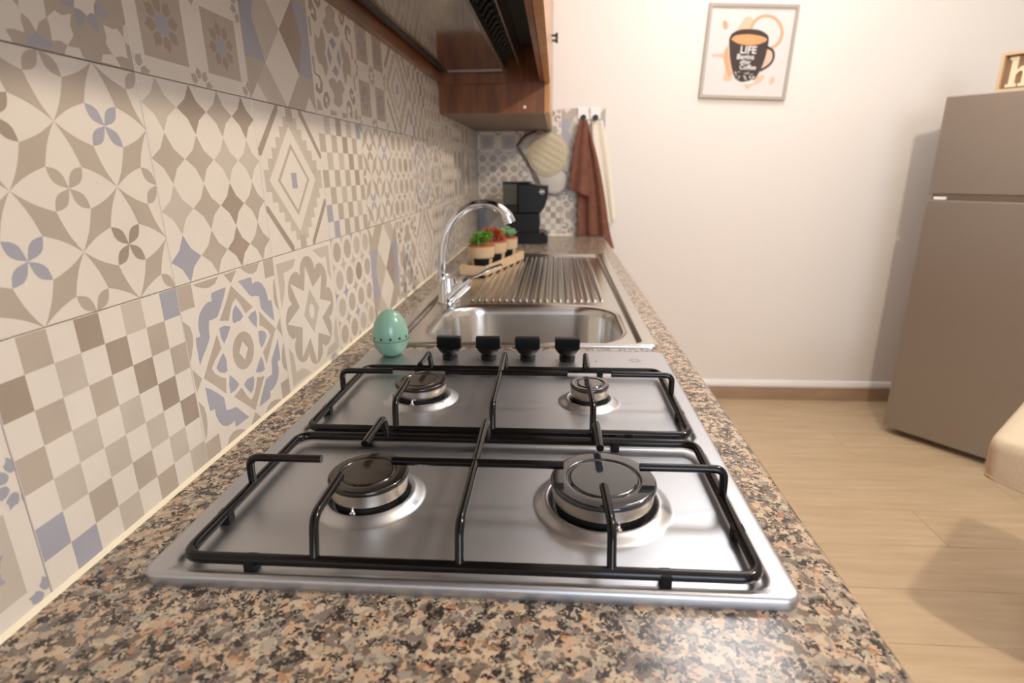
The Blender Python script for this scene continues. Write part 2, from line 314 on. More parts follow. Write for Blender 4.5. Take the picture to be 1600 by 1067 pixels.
MD_botd= [(0.407,0.079),(0.447,0.077),(0.448,0.038),(0.422,0.038)]
DI= [(0.495,0.493),(0.742,0.236),(0.487,-0.003),(0.25,0.248),(0.115,0.109),(0.007,0.003),(0.212,0.007),(0.867,0.109),(0.744,0.008),(0.948,0.004),(0.696,0.484),(0.227,0.491),(0.174,0.248),(0.716,0.24)]
def p_petal(rnd=None, colf=None):
    L = []
    for k in range(-1, 5):
        for l in range(-1, 6):
            if (k+l) % 2: # star node; quads to the neighbours up-right and down-right
                for s in (1, -1):
                    A = (k/4, l/4); Bq = ((k+1)/4, (l+s)/4); f1 = (k/4, (l+s)/4); f2 = ((k+1)/4, l/4)
                    def tip(f, g): return (f[0]+(g[0]-f[0])*.333, f[1]+(g[1]-f[1])*.333)
                    m1 = tip(f1, f2); m2 = tip(f2, f1); q = .05*s
                    L.append((T_, bow(A, m2, q)+bow(m2, Bq, q)+bow(Bq, m1, q)+bow(m1, A, q)))
            else:
                c = (colf or {}).get((k, l), T_)
                for dx, dy in ((1, 1), (1, -1), (-1, -1), (-1, 1)): L.append((c, leaf((k/4, l/4), (k/4+dx*.083, l/4+dy*.083), .23)))
    return C_, L
def p_star4():
    L = []; r = random.Random(3); sp = {(0, 0): U_, (0, 1): P_, (0, 2): T_, (1, 3): B_, (0, 3): P_, (2, 1): B_, (3, 3): B_, (2, 2): P_, (1, 1): T_, (2, 0): B_}
    for k in range(4):
        for l in range(4):
            x, y = .125+.25*k, .125+.25*l; c = sp.get((k, l), r.choice([T_, T_, P_])); i = .048; o = .123
            L.append((c, [(x+o, y), (x+i, y+i), (x, y+o), (x-i, y+i), (x-o, y), (x-i, y-i), (x, y-o), (x+i, y-i)]))
    return C_, L
def p_kilim():
    L = []; n = 7; st = .072
    for s in range(n): # stepped taupe diamond
        hx = .46-s*st*.98; y = .5+s*st
        if hx > 0: L.append((P_, rect(.5-hx, y, .5+hx, y+st))); L.append((P_, rect(.5-hx, 1-y-st, .5+hx, 1-y)))
    L.append((T_, rect(.45, .9, .55, 1))); L.append((T_, rect(.45, 0, .55, .1)))
    def d(r, c): L.append((c, [(.47+r, .5), (.47, .5+r), (.47-r, .5), (.47, .5-r)]))
    d(.37, C_); d(.255, T_); d(.215, C_); L.append((U_, rect(.425, .44, .51, .55)))
    for q in rot4([(0, .66), (.035, .66), (.34, .965), (.34, 1), (.31, 1), (0, .70)]): L.append((B_, q))
    return C_, L
def p_check(sp, seed=1):
    L = []; r = random.Random(seed)
    for k in range(8):
        for l in range(7):
            if (k+l) % 2: L.append((sp.get((k, l)) or r.choice([T_, T_, T_, P_, P_]), rect(k/8, l/7, (k+1)/8, (l+1)/7)))
    return C_, L
def p_rosette():
    L = []
    for q in rot4(RO_BLUE): L.append((U_, q))
    for p in (RO_ARC, RO_ARC2, RO_TRI): L += [(T_, q) for q in rot4(p)]
    L += [(T_, q) for q in rot4(rect(0, .87, .12, 1))]
    L += [(T_, q) for q in rot4(RO_V)]
    L += [(U_, q) for q in rot4(RO_T1)+rot4(RO_T2)]
    L.append((T_, circ(.5, .5, .118))); L.append((C_, [(.5+.05, .5), (.5, .56), (.45, .5), (.5, .44)])); return C_, L
def p_flower():
    L = [(P_, q) for q in rot4(FL_L)]; L.append((T_, [(.5+(.335+.10*abs(math.cos(4*t))**.6)*math.cos(t), .5+(.335+.10*abs(math.cos(4*t))**.6)*math.sin(t)) for t in [k*PI/48 for k in range(96)]])); st = []
    for a, b in zip(FL_TIPS, FL_IN): st += [a, b]
    L.append((C_, st)); L.append((P_, [(.5, .68), (.64, .5), (.5, .32), (.36, .5)])); L.append((C_, circ(.5, .5, .045, 12, .06))); return C_, L
def p_circles():
    L = []; r = random.Random(5)
    for k in range(-1, 5):
        for l in range(-1, 5):
            x, y = .125+.25*k, .125+.25*l; L.append((B_ if (k, l) == (2, 2) else r.choice([T_, P_, P_]), circ(x, y, .082, 28, None, .010)))
            x += .125; y += .125; o, i = .075, .022
            L.append((r.choice([U_, P_, P_, T_]), [(x+o, y), (x+i, y+i), (x, y+o), (x-i, y+i), (x-o, y), (x-i, y-i), (x, y-o), (x+i, y-i)]))
    return C_, L
def p_diamond():
    L = []
    for x0, x1, t in ((0, .25, 0), (.75, 1, 1)):
        L.append((U_, [(x0, .25), (x1, .25), (x1, .75), (x0, .75)]))
    L += [(P_, [(.25, .25), (.5, .5), (.25, .75), (.14, .5)]), (B_, [(.75, .25), (.5, .5), (.75, .75), (.86, .5)]), (P_, [(.25, .25), (.5, 0), (.22, 0), (.11, .11)]), (P_, [(.75, .75), (.5, 1), (.78, 1), (.89, .89)])]
    for y in (.25, .75): L.append((C_, [(.5, y-.25), (.75, y), (.5, y+.25), (.25, y)]))
    for x in (.11, .89):
        L.append((C_, [(x-.11, 0), (x+.11, 0), (x, .11)])); L.append((C_, [(x-.11, 1), (x+.11, 1), (x, .89)]))
    return T_, L
def p_scroll():
    L = [(U_, q) for q in rot4(SC_B)]+[(T_, q) for q in rot4(SC_F)]
    for p in (SC_H, SC_H2): L += [(B_, q) for q in rot4(p)]
    for p in (SC_Q, SC_Q2, SC_C): L += [(T_, q) for q in rot4(p)]
    return C_, L
def p_star():
    L = []
    for p in (ST_A, ST_A2, ST_B, ST_C, ST_D, ST_E, ST_F, ST_G, ST_H): L += [(C_, q) for q in rot4(p)]
    for p in (ST_U1, ST_U2, ST_U3, ST_U4, ST_U5): L += [(U_, q) for q in rot4(p)]
    s8 = [(.5+(.2 if k % 2 else .12)*math.cos(k*PI/8), .5+(.2 if k % 2 else .12)*math.sin(k*PI/8)) for k in range(16)]; L.append((C_, s8))
    return T_, L
def p_medal(c=B_, cen=U_):
    L = []
    def med(x, y, r, cc):
        for k in range(8):
            a = k*PI/4+.2; ca, sa = math.cos(a), math.sin(a)
            L.append((cc, [(x+r*(u*ca-v*sa), y+r*(u*sa+v*ca)) for u, v in ((.40, -.07), (.46, -.15), (.60, -.21), (.78, -.22), (.82, -.11), (1, 0), (.82, .11), (.78, .22), (.60, .21), (.46, .15), (.40, .07))]))
    for x in (.25, .75):
        for y in (.25, .75): L.append((T_ if c == B_ else P_, rect(x-.165, y-.165, x+.165, y+.165))); med(x, y, .132, c); L.append((cen if c == B_ else U_, circ(x, y, .050, 14)))
    for x in (0, .5, 1):
        for y in (0, .5, 1): med(x, y, .105, T_ if c == B_ else c)
    return C_, L
TILE = {}
def tile_mesh(key, spec):
    base, L = spec; mats = ['cream', 'taupe', 'brown', 'blue', 'pale', 'grout']; mi = {m: i for i, m in enumerate(mats)}
    g = .0004; T = .003; e = .0008; V = []; F = []; I = []
    def add(vs, fs, m): b = len(V); V.extend(vs); F.extend([tuple(i+b for i in f) for f in fs]); I.extend([m]*len(fs))
    lo, hi = g, TS-g
    add([(-T, lo, lo), (-T, hi, lo), (-T, hi, hi), (-T, lo, hi), (-e, lo, lo), (-e, hi, lo), (-e, hi, hi), (-e, lo, hi), (0, lo+e*.6, lo+e*.6), (0, hi-e*.6, lo+e*.6), (0, hi-e*.6, hi-e*.6), (0, lo+e*.6, hi-e*.6)],
        [(0, 1, 5, 4), (1, 2, 6, 5), (2, 3, 7, 6), (3, 0, 4, 7), (4, 5, 9, 8), (5, 6, 10, 9), (6, 7, 11, 10), (7, 4, 8, 11), (8, 9, 10, 11)], mi[base])
    k = 0
    for c, p in L:
        p = clip(p)
        if len(p) < 3: continue
        k += 1; x = .00002+.0000025*k
        tr = tessellate_polygon([[Vector((a, b, 0)) for a, b in p]])
        fs = []
        for t in tr:
            a, b, c3 = [p[i] for i in t]
            if (b[0]-a[0])*(c3[1]-a[1])-(b[1]-a[1])*(c3[0]-a[0]) < 0: t = t[::-1]
            fs.append(tuple(t))
        add([(x, a*TS, b*TS) for a, b in p], fs, mi[c])
    me = bpy.data.meshes.new('tile_'+key); me.from_pydata(V, [], F)
    for m in mats: me.materials.append(M[m])
    me.polygons.foreach_set('material_index', I); me.update(); return me
ck = {(7, 6): U_, (0, 1): U_, (1, 0): U_, (3, 6): B_, (4, 5): B_, (5, 4): B_, (6, 3): B_, (7, 2): B_, (0, 5): B_}
ck2 = {(7, 6): U_, (0, 1): U_, (1, 0): U_, (3, 6): B_, (4, 5): B_, (5, 4): B_, (6, 3): B_, (4, 3): T_}
for k_, sp_ in dict(petal=p_petal(None, {(3, 3): U_, (1, 1): U_, (3, 1): B_, (0, 2): B_, (1, 3): B_}), star4=p_star4(), kilim=p_kilim(), check=p_check(ck), checkb=p_check(ck2, 4), rosette=p_rosette(), flower=p_flower(), circles=p_circles(), diamond=p_diamond(), scroll=p_scroll(), star=p_star(), medal=p_medal(), medalblue=p_medal(U_, C_)).items():
    TILE[k_] = tile_mesh(k_, sp_)

# ---------------------------------------------------------------- room shell
YB = 2.7074; ZC = 1.67; XR = 3.4; YF = -2.2; FL = -H
wall_left = structure(MB().box(-.11, -.003, YF, YB+.1, FL, ZC), 'wall_left', 'wall')
wall_back = structure(MB().box(0, XR, YB, YB+.1, FL, ZC), 'wall_back', 'wall')
wall_right = structure(MB().box(XR, XR+.1, YF, YB+.1, FL, ZC), 'wall_right', 'wall')
WX0, WX1, WZ0, WZ1 = .7, 1.9, .12, 1.32
structure(MB().box(0, WX0, YF-.1, YF, FL, ZC).box(WX1, XR, YF-.1, YF, FL, ZC).box(WX0, WX1, YF-.1, YF, FL, WZ0).box(WX0, WX1, YF-.1, YF, WZ1, ZC), 'wall_front', 'wall')
structure(MB().box(-.11, XR+.1, YF-.1, YB+.1, ZC, ZC+.1), 'ceiling', 'ceil')
wn = structure(MB().box(WX0, WX1, YF-.08, YF-.02, WZ0, WZ0+.05).box(WX0, WX1, YF-.08, YF-.02, WZ1-.05, WZ1).box(WX0, WX0+.05, YF-.08, YF-.02, WZ0+.05, WZ1-.05).box(WX1-.05, WX1, YF-.08, YF-.02, WZ0+.05, WZ1-.05).box(1.28, 1.32, YF-.08, YF-.02, WZ0+.05, WZ1-.05), 'window_1', 'paint')
pn = MB().box(WX0+.05, 1.28, YF-.055, YF-.045, WZ0+.05, WZ1-.05).build('pane', 'glass', wn); copy(pn, wn, (.57, 0, 0))
# tiles on the left wall
Y0 = .5128
rows = {0: {-2: 'medalblue', -1: 'check', 0: 'rosette', 1: 'flower', 2: 'circles', 3: 'diamond', 4: 'scroll', 5: 'kilim', 6: 'star4', 7: 'rosette', 8: 'flower', 9: 'check', 10: 'circles'},
        1: {-2: 'circles', -1: 'petal', 0: 'star4', 1: 'kilim', 2: 'checkb', 3: 'petal', 4: 'circles', 5: 'rosette', 6: 'scroll', 7: 'star4', 8: 'medal', 9: 'diamond', 10: 'circles'},
        2: {-2: 'kilim', -1: 'star', 0: 'medal', 1: 'diamond', 2: 'scroll', 3: 'medal', 4: 'kilim', 5: 'checkb', 6: 'circles', 7: 'scroll', 8: 'star4', 9: 'medal', 10: 'petal'}}
keys = list(TILE); rr = random.Random(2)
for r, cols in rows.items():
    for j in range(-7, 12):
        yy = Y0+j*TS; zz = .0011 if r == 0 else .1951+TS*(r-1)
        o = bpy.data.objects.new('wall_tile', TILE[cols.get(j) or rr.choice(keys)]); COL.objects.link(o); o.parent = wall_left
        w0 = wall_left.location; sc = 1
        if yy+TS > YB: sc = (YB-.001-yy)/TS
        if sc < .1: continue
        o.location = Vector((0, yy, zz+H))-w0; o.scale = (1, sc, 1)
# tiled panel on the back wall behind the worktop
bt = {0: ['diamond', 'check', 'scroll'], 1: ['circles', 'petal', 'star4'], 2: ['medalblue', 'scroll', 'diamond']}
for r in range(3):
    for c in range(3):
        o = bpy.data.objects.new('wall_tile', TILE[bt[r][c]]); COL.objects.link(o); o.parent = wall_back
        o.rotation_euler = (0, 0, -PI/2); o.scale = (2, .1965/TS, .1894/TS)
        o.location = Vector((.0015+.1965*c, YB-.006, .0011+.1894*r+H))-wall_back.location
# floor planks
floor = structure(MB().box(-.11, XR+.1, YF-.1, YB+.1, FL-.12, FL-.004), 'floor', 'grout')
plk = []
for n_ in range(3):
    plk.append(None)
PW, PL = .1935, 1.2; pm = None; y = YB-PW; row = 0; rr = random.Random(8)
while y > YF-PW:
    x = -.4*(row % 3)
    y0_, y1_ = max(y, YF), y+PW
    while x < XR:
        x0, x1 = max(x, 0), min(x+PL, XR)
        if x1-x0 > .02:
            full = (x1-x0 > PL-1e-6) and (y1_-y0_ > PW-1e-6)
            if full and pm: o = copy(pm, floor, Vector((x0, y0_, 0))-pm_o)
            else:
                mb = MB().box(x0+.0006, x1-.0006, y0_+.0006, y1_-.0006, FL-.004, FL, bev=.0012); o = mb.build('plank', 'oak', floor)
                if full: pm = o; pm_o = Vector((x0, y0_, 0))
        x += PL
    y -= PW; row += 1
structure(MB().box(.6, XR-.012, YB-.012, YB, FL, FL+.0655, bev=.002), 'baseboard_back', 'base')
structure(MB().box(XR-.012, XR, YF, YB-.012, FL, FL+.0655, bev=.002), 'baseboard_right', 'base')
c = [(0, 0), (.014, .002), (.017, .014), (.012, .03), (.002, .036), (0, .036)]
structure(MB().prism(c, .6, XR-.02, lambda a, b, x: (x, YB-a, FL+.066+b)), 'trim_2', 'white')
structure(MB().prism([(0, 0), (.0035, 0), (.0018, .0018), (0, .0035)], -1.2, YB-.007, lambda a, b, yv: (a, yv, b)), 'trim_1', 'caulk')
structure(MB().prism([(0, 0), (.006, 0), (.003, .003), (0, .006)], .006, .592, lambda a, b, x: (x, YB-.006-a, b)), 'trim_3', 'caulk')

# ---------------------------------------------------------------- worktop and base units
def slab():
    mb = MB(); W = .6; y0, y1 = -1.2, YB-.001; hx0, hx1, hy0, hy1 = .10, .525, .95, 1.27; t = .032
    pr = [(W-.012, 0)]+[(W-.012+.012*math.sin(a), -.012+.012*math.cos(a)) for a in (PI/6, PI/3, PI/2)]+[(W, -t+.006), (W-.006, -t), (hx1, -t)]
    # long front strip with a rounded edge
    P = [(hx1, 0)]+pr
    mb.grid([[(x, y, z) for x, z in P] for y in (y0, y1)]); mb.add([(x, y0, z) for x, z in P], [tuple(range(len(P)))], 0, False)
    mb.box(0, hx0, y0, y1, -t, 0); mb.box(hx0, hx1, y0, hy0, -t, 0); mb.box(hx0, hx1, hy1, y1, -t, 0)
    return mb
tag(slab().build('worktop', 'granite'), 'speckled pink and brown granite worktop running along the tiled wall to the back wall', 'worktop')
def base_unit(y0, y1, label, drawers=False):
    t = thing('base_cabinet', label, 'cabinet', (.29, (y0+y1)/2, FL), 'base cabinets under the granite worktop')
    m = MB().box(.02, .555, y0+.001, y0+.018, FL+.1, -.033).box(.02, .555, y1-.018, y1-.001, FL+.1, -.033).box(.02, .03, y0+.018, y1-.018, FL+.1, -.033).box(.03, .555, y0+.018, y1-.018, FL+.1, FL+.118)
    m.build('body', 'wood', t); MB().box(.06, .50, y0+.002, y1-.002, FL, FL+.1).build('plinth', 'blackmetal', t)
    zs = [(FL+.105, -.04)] if not drawers else [(FL+.105, FL+.34), (FL+.345, FL+.58), (FL+.585, -.04)]
    for z0, z1 in zs:
        d = MB().box(.556, .576, y0+.002, y1-.002, z0, z1, bev=.002).build('drawer' if drawers else 'door', 'woodedge', t)
        MB().box(.5765, .592, (y0+y1)/2-.05 if drawers else y1-.05, (y0+y1)/2+.05 if drawers else y1-.038, z1-.05 if drawers else z1-.15, z1-.038, bev=.002).build('handle', 'chrome', d)
base_unit(-1.2, -.6, 'wooden base cabinet under the near end of the granite worktop'); base_unit(-.6, 0, 'wooden base cabinet with three drawers below the worktop', True); base_unit(0, .9, 'wide wooden base cabinet under the gas hob')
base_unit(.9, 1.8, 'wide wooden base cabinet under the sink bowl'); base_unit(1.8, 2.7, 'wooden base cabinet under the coffee maker at the far end')

# ---------------------------------------------------------------- gas hob
HX0, HX1, HY0, HY1 = .056, .5515, .334, .895; TOP = .010
BUR = [(.418, .451, .048), (.200, .451, .037), (.193, .688, .035), (.419, .686, .0255)]
def sd_rr(x, y, x0, x1, y0, y1, R):
    qx = np.abs(x-(x0+x1)/2)-(x1-x0)/2+R; qy = np.abs(y-(y0+y1)/2)-(y1-y0)/2+R
    return np.minimum(np.maximum(qx, qy), 0)+np.hypot(np.maximum(qx, 0), np.maximum(qy, 0))-R
def smooth(t): t = np.clip(t, 0, 1); return t*t*(3-2*t)
def sheet(mb, x0, x1, y0, y1, ins, R, rim, hf, nx, ny, hole=None):
    """pressed metal sheet: height field inside, rounded rim loops outside; rim = [(inset, z)...] from the outside in"""
    xs = np.linspace(x0+ins, x1-ins, nx); ys = np.linspace(y0+ins, y1-ins, ny); X, Y = np.meshgrid(xs, ys, indexing='ij')
    if hole:
        h = max(xs[1]-xs[0], ys[1]-ys[0])*.62; D = sd_rr(X, Y, *hole); e = 1e-5
        gx = (sd_rr(X+e, Y, *hole)-D)/e; gy = (sd_rr(X, Y+e, *hole)-D)/e; mk = np.abs(D) < h
        X = np.where(mk, X-gx*D, X); Y = np.where(mk, Y-gy*D, Y); D2 = np.where(mk, 0, D)
    Z = hf(X, Y); V = np.stack([X, Y, Z], -1).reshape(-1, 3); i, j = np.meshgrid(np.arange(nx-1), np.arange(ny-1), indexing='ij'); a = (i*ny+j).ravel()
    F = np.stack([a, a+ny, a+ny+1, a+1], 1)
    if hole:
        Df = D2.ravel()[F]; F = F[~((Df <= 1e-9).all(1))]
    mb.add(V.tolist(), F.tolist())
    B = [(i, 0) for i in range(nx)]+[(nx-1, j) for j in range(1, ny)]+[(i, ny-1) for i in range(nx-2, -1, -1)]+[(0, j) for j in range(ny-2, 0, -1)]
    cx, cy, hx, hy = (x0+x1)/2, (y0+y1)/2, (x1-x0)/2, (y1-y0)/2; L = []
    for d, z in rim:
        l = []; Rr = max(R-d, .001)
        for i, j in B:
            u = (xs[i]-cx)/(hx-ins)*(hx-d); v = (ys[j]-cy)/(hy-ins)*(hy-d); qx, qy = abs(u)-(hx-d-Rr), abs(v)-(hy-d-Rr)
            if qx > 0 and qy > 0: k = Rr/math.hypot(qx, qy); u = math.copysign(hx-d-Rr+qx*k, u); v = math.copysign(hy-d-Rr+qy*k, v)
            l.append((cx+u, cy+v, z))
        L.append(l)
    L.append([(xs[i], ys[j], float(Z[i, j])) for i, j in B]); mb.loops(L); return mb
def hob_h(X, Y):
    Z = np.full(X.shape, TOP)
    for y0, y1 in ((.3375, .5625), (.5655, .7905)):
        Z = Z-.0035*smooth(-sd_rr(X, Y, .0745, .535, y0, y1, .022)/.006)
    for bx, by, rc in BUR:
        r = np.hypot(X-bx, Y-by); ro, ri = rc+.0150, rc+.003
        up = smooth((ro-r)/(ro-ri)); bump = .0052*up*np.clip((r-ri+.012)/.012, 0, 1)
        bump = np.where(r < ri, .0065-.012*smooth((ri-r)/.009), .0065*up**.8); Z = Z+np.where(r < ro, bump, 0)
    return Z
hob = thing('gas_hob', 'brushed steel four burner gas hob set on the granite worktop', 'hob', (.304, .615, 0))
hb = sheet(MB(), HX0, HX1, HY0, HY1, .012, .013, [(0, 0), (0, .0065), (.0008, .0085), (.0025, .0097), (.005, .010)], hob_h, 280, 312).build('hob_plate', 'steel', hob, fix=False)
for k, (bx, by, rc) in enumerate(BUR):
    b = MB().lathe((bx, by), [(rc*.80, .004), (rc*.80, .0140), (rc*.92, .0160), (rc*.955, .0170), (rc*.965, .0280), (rc*.93, .0286)], 56).build('burner', 'spreader', hob)
    MB().lathe((bx, by), [(rc*.88, .0050), (rc*.88, .0138)], 40).build('burner_base', 'dark', b)
    g = rc*.66; MB().lathe((bx, by), [(rc*.90, .0283), (rc*.990, .0288), (rc, .0305), (rc*.992, .0320), (rc*.972, .0330), (rc*.955, .0334), (rc*.93, .0335), (g+.0040, .0336), (g+.0026, .0336), (g+.0022, .0333), (g+.0014, .0321), (g+.0002, .0320), (g-.0008, .0333), (g-.0014, .0336), (g-.003, .0336), (0.0015, .0336)], 64).build('burner_cap', 'capreflect' if k in (0, 3) else 'capbrown', b)
for bx, by, rc in BUR[:3]:
    MB().lathe((bx-.004 if rc < .04 else bx+.01, by-rc*.96), [(.0032, .006), (.0032, .013), (.0018, .014), (.0012, .019)], 12).build('igniter', 'chrome', hob)
ZA, ZF = .045, .0160
def grate(y0, y1, yb, lx, tips):
    t = MB(); x0, x1 = .0855, .5255; R = .0046
    P = fillet([(x0, y0, ZF), (x1, y0, ZF), (x1, y1, ZF), (x0, y1, ZF)], .016, 6, True); t.tube(P, R, 12, True)
    g = t.build('grate', 'enamel', hob)
    r = .0038
    def rod(name, pts): MB().tube(fillet(pts, .010, 5), r, 10).build('prong', 'enamel', g)
    (lf, lb), (rf, rb) = tips
    rod('l', [(x0, yb, ZF), (x0, yb, ZA), (lx[0], yb, ZA)]); rod('r', [(x1, yb, ZF), (x1, yb, ZA), (lx[3], yb, ZA)])
    rod('c', [(lx[1], yb, ZA), (lx[2], yb, ZA)])
    rod('m', [(.303, y0, ZF), (.302, y0+.012, ZA), (.300, y1-.010, ZA), (.300, y1, ZF)])
    for x, f, b in ((.1865, lf, lb), (.4175, rf, rb)):
        rod('f', [(x+.004 if x < .3 else x-.001, y0, ZF), (x, y0+.016, ZA), (x-.002 if x < .3 else x-.002, f, ZA)]); rod('b', [(x, y1, ZF), (x, y1-.010, ZA), (x, b, ZA)])
    for x, y in ((.140, y0), (.456, y0), (.165, y1), (.440, y1)): MB().box(x-.0042, x+.0042, y-.0052, y+.0052, .0068, .0185, bev=.001).build('grate_foot', 'rubber', g)
    for x in (x0, x1): MB().box(x-.0050, x+.0050, (y0+y1)/2-.050, (y0+y1)/2-.041, .0068, .0185, bev=.001).build('grate_foot', 'rubber', g)
    return g
grate(.3475, .5545, .4515, (.1560, .2235, .3820, .4505), ((.424, .483), (.418, .485)))
grate(.5740, .7815, .6880, (.1560, .2275, .3900, .4470), ((.655, .715), (.652, .705)))
def knob0(x, y):
    k = MB().lathe((x, y), [(.0125, .0102), (.0130, .0165), (.0118, .0175), (.0118, .0195), (.0150, .0225), (.0185, .0270), (.0188, .0300), (.0150, .0312)], 36).build('control_knob', 'knob', hob)
    MB().box(x-.0200, x+.0200, y-.0060, y+.0060, .0285, .0475, bev=.0018).build('knob_grip', 'knob', k); return k
k0 = knob0(.203, .845)
for i in (1, 2, 3):
    c = copy(k0, hob, (.0632*i, 0, 0)); [copy(ch, c) for ch in list(k0.children)]
for i in range(4):
    mb = MB()
    for dx, dy in ((-.024, 0), (-.0275, .0)): mb.lathe((.203+.0632*i+.046, .838+(.004 if dx < -.025 else 0)), [(.0011, .0100), (.0011, .01015)], 8)
    mb.build('burner_symbol', 'black', hob)
mb = MB()
for k in range(6):
    a = k*PI/3; mb.prism([(.500+.007*math.cos(a)+.0035*math.cos(b_), .8465+.007*math.sin(a)+.0022*math.sin(b_)) for b_ in [j*PI/4 for j in range(8)]], .0101, .01025)
mb.build('printed_emblem', 'greyp', hob)

# ---------------------------------------------------------------- sink with drainer, mixer tap
SX0, SX1, SY0, SY1 = .056, .5525, .935, 2.045; BW = (.125, .505, .962, 1.255, .09)
RX = [.4825-.0164*k for k in range(20)]
def sink_h(X, Y):
    d = sd_rr(X, Y, .080, .531, .945, 2.032, .02); Z = .0075-.0065*smooth(-d/.013)
    prof = np.zeros(X.shape)
    for x in RX: prof = np.maximum(prof, smooth((.0052-np.abs(X-x))/.0030))
    e = smooth((Y-1.288)/.012)*smooth((1.988-Y)/.012); Z = Z+.0048*prof*e
    db = sd_rr(X, Y, *BW); Z = Z-.0016*smooth((.010-db)/.010)
    return Z
sink = thing('kitchen_sink', 'stainless steel sink with single bowl and ribbed drainer set in the worktop', 'sink', (.304, 1.49, 0))
sheet(MB(), SX0, SX1, SY0, SY1, .010, .012, [(0, .0003), (0, .0045), (.0012, .0068), (.004, .0075)], sink_h, 250, 380, BW).build('drainer_deck', 'sink', sink, fix=False)
x0, x1, y0, y1, R = BW; L = []
for d, z in ((-.0006, -.0010), (.0015, -.0016), (.0045, -.006), (.008, -.020), (.014, -.125), (.022, -.140), (.040, -.147), (.075, -.150)):
    L.append(rrect(x0+d, x1-d, y0+d, y1-d, max(R-d*.8, .02), 16, z))
L.append([(x0+.19+(p[0]-x0-.19)*.15, (y0+y1)/2+(p[1]-(y0+y1)/2)*.2, -.152) for p in L[-1]])
MB().loops(L, cap1=True).build('bowl', 'sink', sink, fix=False)
MB().lathe((.315, 1.108), [(.036, -.1515), (.036, -.148), (.028, -.1475), (.026, -.1505)], 32).build('drain', 'chrome', sink)
tap = thing('mixer_tap', 'chrome mixer tap with tall curved spout beside the sink bowl', 'tap', (.118, 1.285, .001))
MB().lathe((.118, 1.285), [(.028, .0015), (.028, .006), (.024, .010), (.0235, .040), (.021, .052), (.019, .060)], 32).build('tap_body', 'chrome', tap)
sp = [(.107, 1.285, .045), (.1045, 1.285, .085), (.109, 1.288, .130), (.121, 1.292, .170), (.143, 1.296, .202), (.172, 1.30, .222), (.205, 1.30, .2285), (.235, 1.30, .222), (.258, 1.30, .204), (.2665, 1.30, .186)]
MB().lathe((.107, 1.285), [(.0165, .052), (.0165, .068), (.0135, .071)], 24).build('collar', 'chrome', tap)
MB().tube(bez(sp, 6), lambda t: .0098+.0042*max(0, (t-.72)/.28), 16).build('spout', 'chrome', tap)
MB().tube([(.122, 1.272, .012), (.150, 1.277, .038), (.163, 1.279, .050)], .0165, 20).build('valve_body', 'chrome', tap)
MB().tube([(.161, 1.279, .0485), (.170, 1.280, .057)], .0175, 20, r2=.012).build('valve_cap', 'chrome', tap)
hp = bez([(.160, 1.282, .060), (.185, 1.288, .064), (.215, 1.296, .078), (.245, 1.304, .087)], 6); mb = MB()
mb.loops([[(p.x+.0045*math.sin(a)*-.4, p.y+.011*math.cos(a), p.z+.0040*math.sin(a)) for a in [2*PI*k/12 for k in range(12)]] for p in hp], True, True); mb.build('lever', 'chrome', tap)

# ---------------------------------------------------------------- egg timer
eg = thing('egg_timer', 'pale green egg shaped kitchen timer standing on the back corner of the hob', 'timer', (.1045, .865, .010))
EC = (.1025, .860); zb, hgt, rm = .0103, .0775, .0290
def er(t): # radius along the egg
    return rm*math.sqrt(max(0, 1-abs((t-.42)/(.46 if t < .42 else .58))**(2.2 if t < .42 else 2)))
def zt(t): return zb+hgt*t
seam = .335
MB().lathe(EC, [(er(.01)*.9, zb)]+[(er(t), zt(t)) for t in [.01+(seam-.01)*k/10 for k in range(11)]], 48).build('lower_shell', 'egg', eg)
MB().lathe(EC, [(er(t)-.0004*(t < seam+.02), zt(t)) for t in [seam+.006+(1-seam-.006)*math.sin(k/20*PI/2) for k in range(20)]]+[(.0005, zb+hgt)], 48).build('upper_shell', 'egg', eg)
MB().lathe(EC, [(er(seam)*.985, zt(seam-.005)), (er(seam)*.985, zt(seam+.012))], 48).build('seam_ring', 'egg2', eg)
mb = MB()
for k in range(12):
    a = k*PI/6-.25; rr_ = er(.44)+.0001; ca, sa = math.cos(a), math.sin(a)
    mb.prism([(-.0017, -.0019), (.0017, -.0019), (.0017, .0019), (-.0017, .0019)], -.0006, .0002, lambda u, v, w: (EC[0]+(rr_+w)*ca-u*sa, EC[1]+(rr_+w)*sa+u*ca, zt(.44)+v))
for k in range(60):
    a = k*PI/30-.25; rr_ = er(.37)+.0001; ca, sa = math.cos(a), math.sin(a)
    mb.prism([(-.0003, -.0012), (.0003, -.0012), (.0003, .0012), (-.0003, .0012)], -.0006, .0001, lambda u, v, w: (EC[0]+(rr_+w)*ca-u*sa, EC[1]+(rr_+w)*sa+u*ca, zt(.368)+v))
mb.build('minute_marks', 'black', eg)['kind'] = 'stuff'

# ---------------------------------------------------------------- planter tray with three pots on the drainer
DT = Vector((.268, .963)).normalized(); NT = Vector((-DT.y, DT.x)); A0 = Vector((.169, 1.600)); TL, TW, tz = .345, .084, .0062
def tp(a, b): p = A0+DT*a+NT*b; return p.x, p.y
def tbox(mb, a0, a1, b0, b1, z0, z1): return mb.prism([tp(a0, b0), tp(a1, b0), tp(a1, b1), tp(a0, b1)], z0, z1)
tr = thing('planter_tray', 'pale wooden tray standing on the sink drainer', 'tray', (*tp(TL/2, TW/2), tz))
tbox(MB(), 0, TL, 0, TW, tz, tz+.006).build('tray_base', 'tray', tr)
for a0, a1, b0, b1 in ((0, TL, 0, .006), (0, TL, TW-.006, TW), (0, .006, .006, TW-.006), (TL-.006, TL, .006, TW-.006)): tbox(MB(), a0, a1, b0, b1, tz+.0062, tz+.027).build('tray_side', 'tray', tr)
